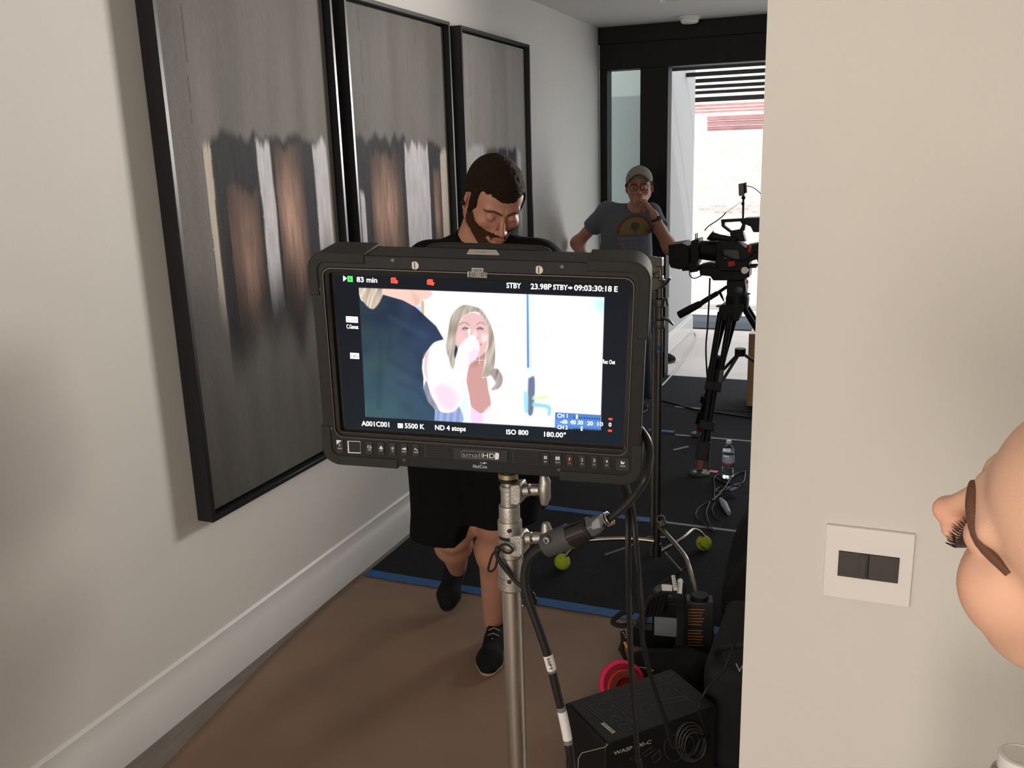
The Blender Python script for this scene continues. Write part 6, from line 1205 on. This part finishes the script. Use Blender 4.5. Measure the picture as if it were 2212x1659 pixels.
# tangled cables and white adapter near the bottle
tg_ = thing('cable_tangle', 'tangle of thin black cables with a white plug beside the water bottle', 'cable', tuple(atZ(1560, 1090, .01)))
Z9 = lambda x, y, h=.014: atZ(1400+x/5.53, 1000+y/5.53, h)
for pts, r in (([(870, 125), (800, 160), (785, 210), (795, 300), (790, 450)], .0045), ([(890, 320), (850, 350), (820, 350), (815, 320), (860, 290), (900, 290)], .006), ([(740, 460), (640, 510), (580, 570), (575, 640), (640, 700), (740, 790), (800, 830)], .0045), ([(740, 460), (700, 560), (700, 640), (740, 740), (790, 820)], .0040), ([(800, 480), (770, 520), (765, 570), (800, 640), (850, 690)], .0045),
               ([(1160, 95), (1155, 180), (1120, 240), (1000, 280), (920, 330)], .005), ([(1180, 100), (1060, 130), (980, 200), (920, 290), (840, 380), (760, 450)], .0065), ([(1030, 400), (960, 370), (860, 380), (780, 440)], .005), ([(1050, 420), (950, 400), (870, 420), (820, 430)], .005)):
    MB().tube(smooth_path([Z9(*p) for p in pts], 5), r*.62, 8).build('lead', M_CABLE, tg_)
MB().tube([Z9(865, 430, .02), Z9(905, 490, .022), Z9(965, 600, .02)], [.008, .017, .011], 12).build('white_plug', mat('plug_grey_white', (.28, .32, .36), .5), tg_)
ct = thing('call_sheet', 'crumpled bluish paper lying under the cables by the bottle', 'paper', tuple(Z9(1020, 290, .010))); MB().prism([Z9(*p, .0095) for p in ((930, 290), (1060, 245), (1115, 240), (1105, 290), (990, 338))], (0, 0, 1), .001).build('paper_sheet', mat('bluish_paper', (.10, .13, .20), .6), ct)
# thin red cord
o = MB().tube([atZ(1428, 1259, .012), atZ(1482, 1224, .012)], .0016, 5).build('red_cord', mat('red_cord', (.20, .012, .01), .6)); tag(o, 'thin red cord on the mat between stand leg and battery', 'cord')
# coil and stray cable by the carton
co = thing('cable_coil', 'loose coil of thin dark cable hanging over the front of the carton', 'cable', tuple(fz(1500, 1080)))
for k in range(4): MB().tube([onface(1180+(1490+(150-14*k)*math.cos(a))/4.809, 1380+(1060+(205-20*k)*math.sin(a))/4.809)+e2*(.006+.006*k) for a in np.linspace(0, 2*math.pi, 36)], .0015, 6, caps=False).build('coil_turn', mat('thin_cable', (.05, .048, .045), .4), co)
cable('thin_cable', [atY(1590, 1380, 2.05), atY(1578, 1410, 2.02), atY(1562, 1450, 1.99), atY(1535, 1478, 1.96), atY(1518, 1505, 1.94), atY(1510, 1540, 1.92), fz(1570, 900)+e2*.035, fz(1500, 960)+e2*.04, fz(1420, 1090)+e2*.045, fz(1340, 1110)+e2*.035], .0035, M_CABLE, 'thin black cable looping from the wall end down onto the carton coil')

# ================================================================== WOMAN CLOSE TO THE CAMERA
W = {}; W['head'] = V(2.103, .642, 1.425)-CU*.0015+CR*.0028; W['hs'] = 1.04
_k = V(.311, .516, -1.912); _t = np.linalg.norm(_k); W['HR'] = rotm(tuple(_k/_t), _t)@rotm((0, 0, 1), -.08); W['HR'] = rotm(tuple(CF), -.09)@W['HR']
W['neck'] = W['head']+V(.11, .05, -.18); W['chest'] = W['head']+V(.20, .10, -.40); W['pelvis'] = V(2.50, .78, .86)
ld = nrm(V(.05, -1, 0)); 
W['shL'] = W['chest']+V(.06, -.17, .11); W['shR'] = W['chest']+V(.02, .17, .11); W['elL'] = W['shL']+V(.16, -.03, -.27); W['elR'] = W['shR']+V(.16, .02, -.27); W['wrL'] = W['elL']+V(.05, .12, -.18); W['wrR'] = W['elR']+V(.05, -.08, -.19)
W['hipL'] = W['pelvis']+V(0, -.09, -.03); W['hipR'] = W['pelvis']+V(0, .09, -.03); W['knL'] = V(2.45, .70, .47); W['knR'] = V(2.45, .88, .47); W['anL'] = V(2.52, .70, .09); W['anR'] = V(2.52, .88, .09)
W['handL'] = hand_parts(W['wrL'], (0, .2, -1), (-1, 0, 0), (0, .2, -.1), s=.9); W['handR'] = hand_parts(W['wrR'], (0, -.2, -1), (-1, 0, 0), (0, -.2, -.1), s=.9)
OW = dict(name='woman', skin=(.80, .48, .335), hair=(.30, .20, .10), brow=(.16, .075, .045), jaw=.92, nose=.95, build=.78, eyes='closed', blush=.55, s=.92, neckw=.86, cheek=.004, lips=.010, browk=1.3, br=[(.010, -.0970, .0175), (.022, -.098, .0215), (.036, -.088, .0205), (.049, -.074, .0145), (.060, -.055, .006)])
wom, fw_ = make_person('person', 'blonde woman seen close from behind her cheek, nose and lashes toward the wall', W, OW, h_body=.010, h_head=.0024)
M_BL = mat('blonde_hair', (.42, .29, .15), .55, noise=.4, nscale=60, bump=.8, bscale=300, stretch=(1, 1, 4))
def reg_w(Q): return np.maximum((.091-.16*np.clip(Q[:, 1]+.07, 0, .12)-.9*np.clip(Q[:, 1]-.0, 0, .10))-Q[:, 2]+.004*(vnoise(Q, 120, 4)-.5), .018-np.sqrt((Q[:, 1]-.014)**2+(Q[:, 2]+.012)**2))
shell_part('hair', OW, W, .012, reg_w, M_BL, wom, h=.0035, rough=.004, rs=120)
random.seed(11)
for sg in (-1, 1):
    lb2 = MB(W['HR']*W['hs'], W['head'])
    for row in range(3):
        for k in range(17):
            a = -1.15+2.3*k/16; r0 = snap(V(sg*.032+.0150*math.sin(a)*.92, -.0765-.0142*math.cos(a*.78), -.0075-.001*row+.0035*math.sin(a)**2), OW, .0); L_ = .0098+.0025*math.sin(a*sg)+random.uniform(-.0015, .0015)
            dv = nrm(V(math.sin(a)*.55+random.uniform(-.08, .08), -1, -.45+.18*row)); lb2.tube([r0, r0+dv*L_*.55, r0+nrm(dv+V(0, 0, .45))*L_], [.00062, .00046, .00010], 5)
    lb2.build('eyelashes', mat('mascara_lashes', (.035, .012, .016), .5), wom)
hw = MB(W['HR']*W['hs'], W['head'])
for k in range(26):
    x = random.uniform(.00, .06); z0_ = .094+random.uniform(-.004, .03); y_ = -.072+.9*x*x*10+random.uniform(0, .02); p0 = V(x, y_, z0_); hw.tube(smooth_path([p0, p0+V(.004, -.003, .010), p0+V(.010, .006, .018+random.uniform(0, .008)), p0+V(.020, .03, .022)], 4), .00022, 4)
hw.build('loose_strands', M_BL, wom)
M_TOP = mat('dark_blouse', (.03, .03, .035), .9)
def g_top(P):
    ds = [cap(P, W['pelvis'], W['chest'], .118, .118)]
    for a in 'LR': sh = W['sh'+a]; ds += [cap(P, sh, W['el'+a], .050, .048), cap(P, W['neck']-V(-.02, 0, .06), sh, .040, .050), cap(P, W['hip'+a]+V(0, 0, .05), W['chest']+(sh-W['chest'])*.4, .10, .095)]
    return smax(union(ds, .04), W['pelvis'][2]-.05-P[:, 2], .005)
lo3, hi3 = jb(W, .12); garment('blouse', g_top, V(lo3[0], lo3[1], .7), V(hi3[0], hi3[1], W['neck'][2]+.02), .010, M_TOP, wom)
def g_tr(P):
    d = cap(P, W['hipL'], W['hipR'], .112, .112)
    for a in 'LR': d = smin(d, union([cap(P, W['hip'+a], W['kn'+a], .088, .066), cap(P, W['kn'+a], W['an'+a], .064, .052)], .03), .03)
    return smax(d, .05-P[:, 2], .004)
garment('trousers', g_tr, V(lo3[0], lo3[1], 0), V(hi3[0], hi3[1], 1.05), .010, M_TOP, wom)
for a in 'LR': h_ = V(W['an'+a][0]+.06, W['an'+a][1], .001); shoe('shoe', h_, h_+V(-.25, 0, 0), (0, 0, 1), M_SHOE, M_BSOLE, wom, w=.036)
# white-capped bottle at the lower right corner, on a narrow ledge table by the wall
cpd = atY(2207, 1632, 1.02); cz = cpd[2]
bo = thing('cosmetic_bottle', 'white capped clear bottle cut by the lower right corner', 'bottle', (cpd[0], 1.02, cz-.26))
MB().lathe([(.020, -.018), (.0235, -.017), (.0238, -.002), (.0225, .0), (.019, .0008), (.0185, .0), (0, .0002)], (cpd[0], 1.02, cz), 40).build('cap', M_PLAST, bo); MB().lathe([(0, -.26), (.033, -.26), (.034, -.255), (.034, -.040), (.028, -.024), (.018, -.018), (0, -.018)], (cpd[0], 1.02, cz), 36).build('bottle_body', mat('smoky_plastic', (.45, .42, .38), .2, trans=.5), bo)
tb = thing('side_table', 'narrow white side table carrying the white capped bottle, below the picture edge', 'table', (cpd[0]+.25, 1.04, 0)); zt2 = cz-.26
MB().box2((cpd[0]-.05, .955, zt2-.025), (cpd[0]+.17, 1.12, zt2)).build('table_top', M_TRIM, tb, bevel=.003)
for x in (cpd[0]-.04, cpd[0]+.13):
    for y in (.965, 1.08): MB().box2((x, y, 0), (x+.03, y+.03, zt2-.025)).build('leg', M_TRIM, tb, bevel=.002)
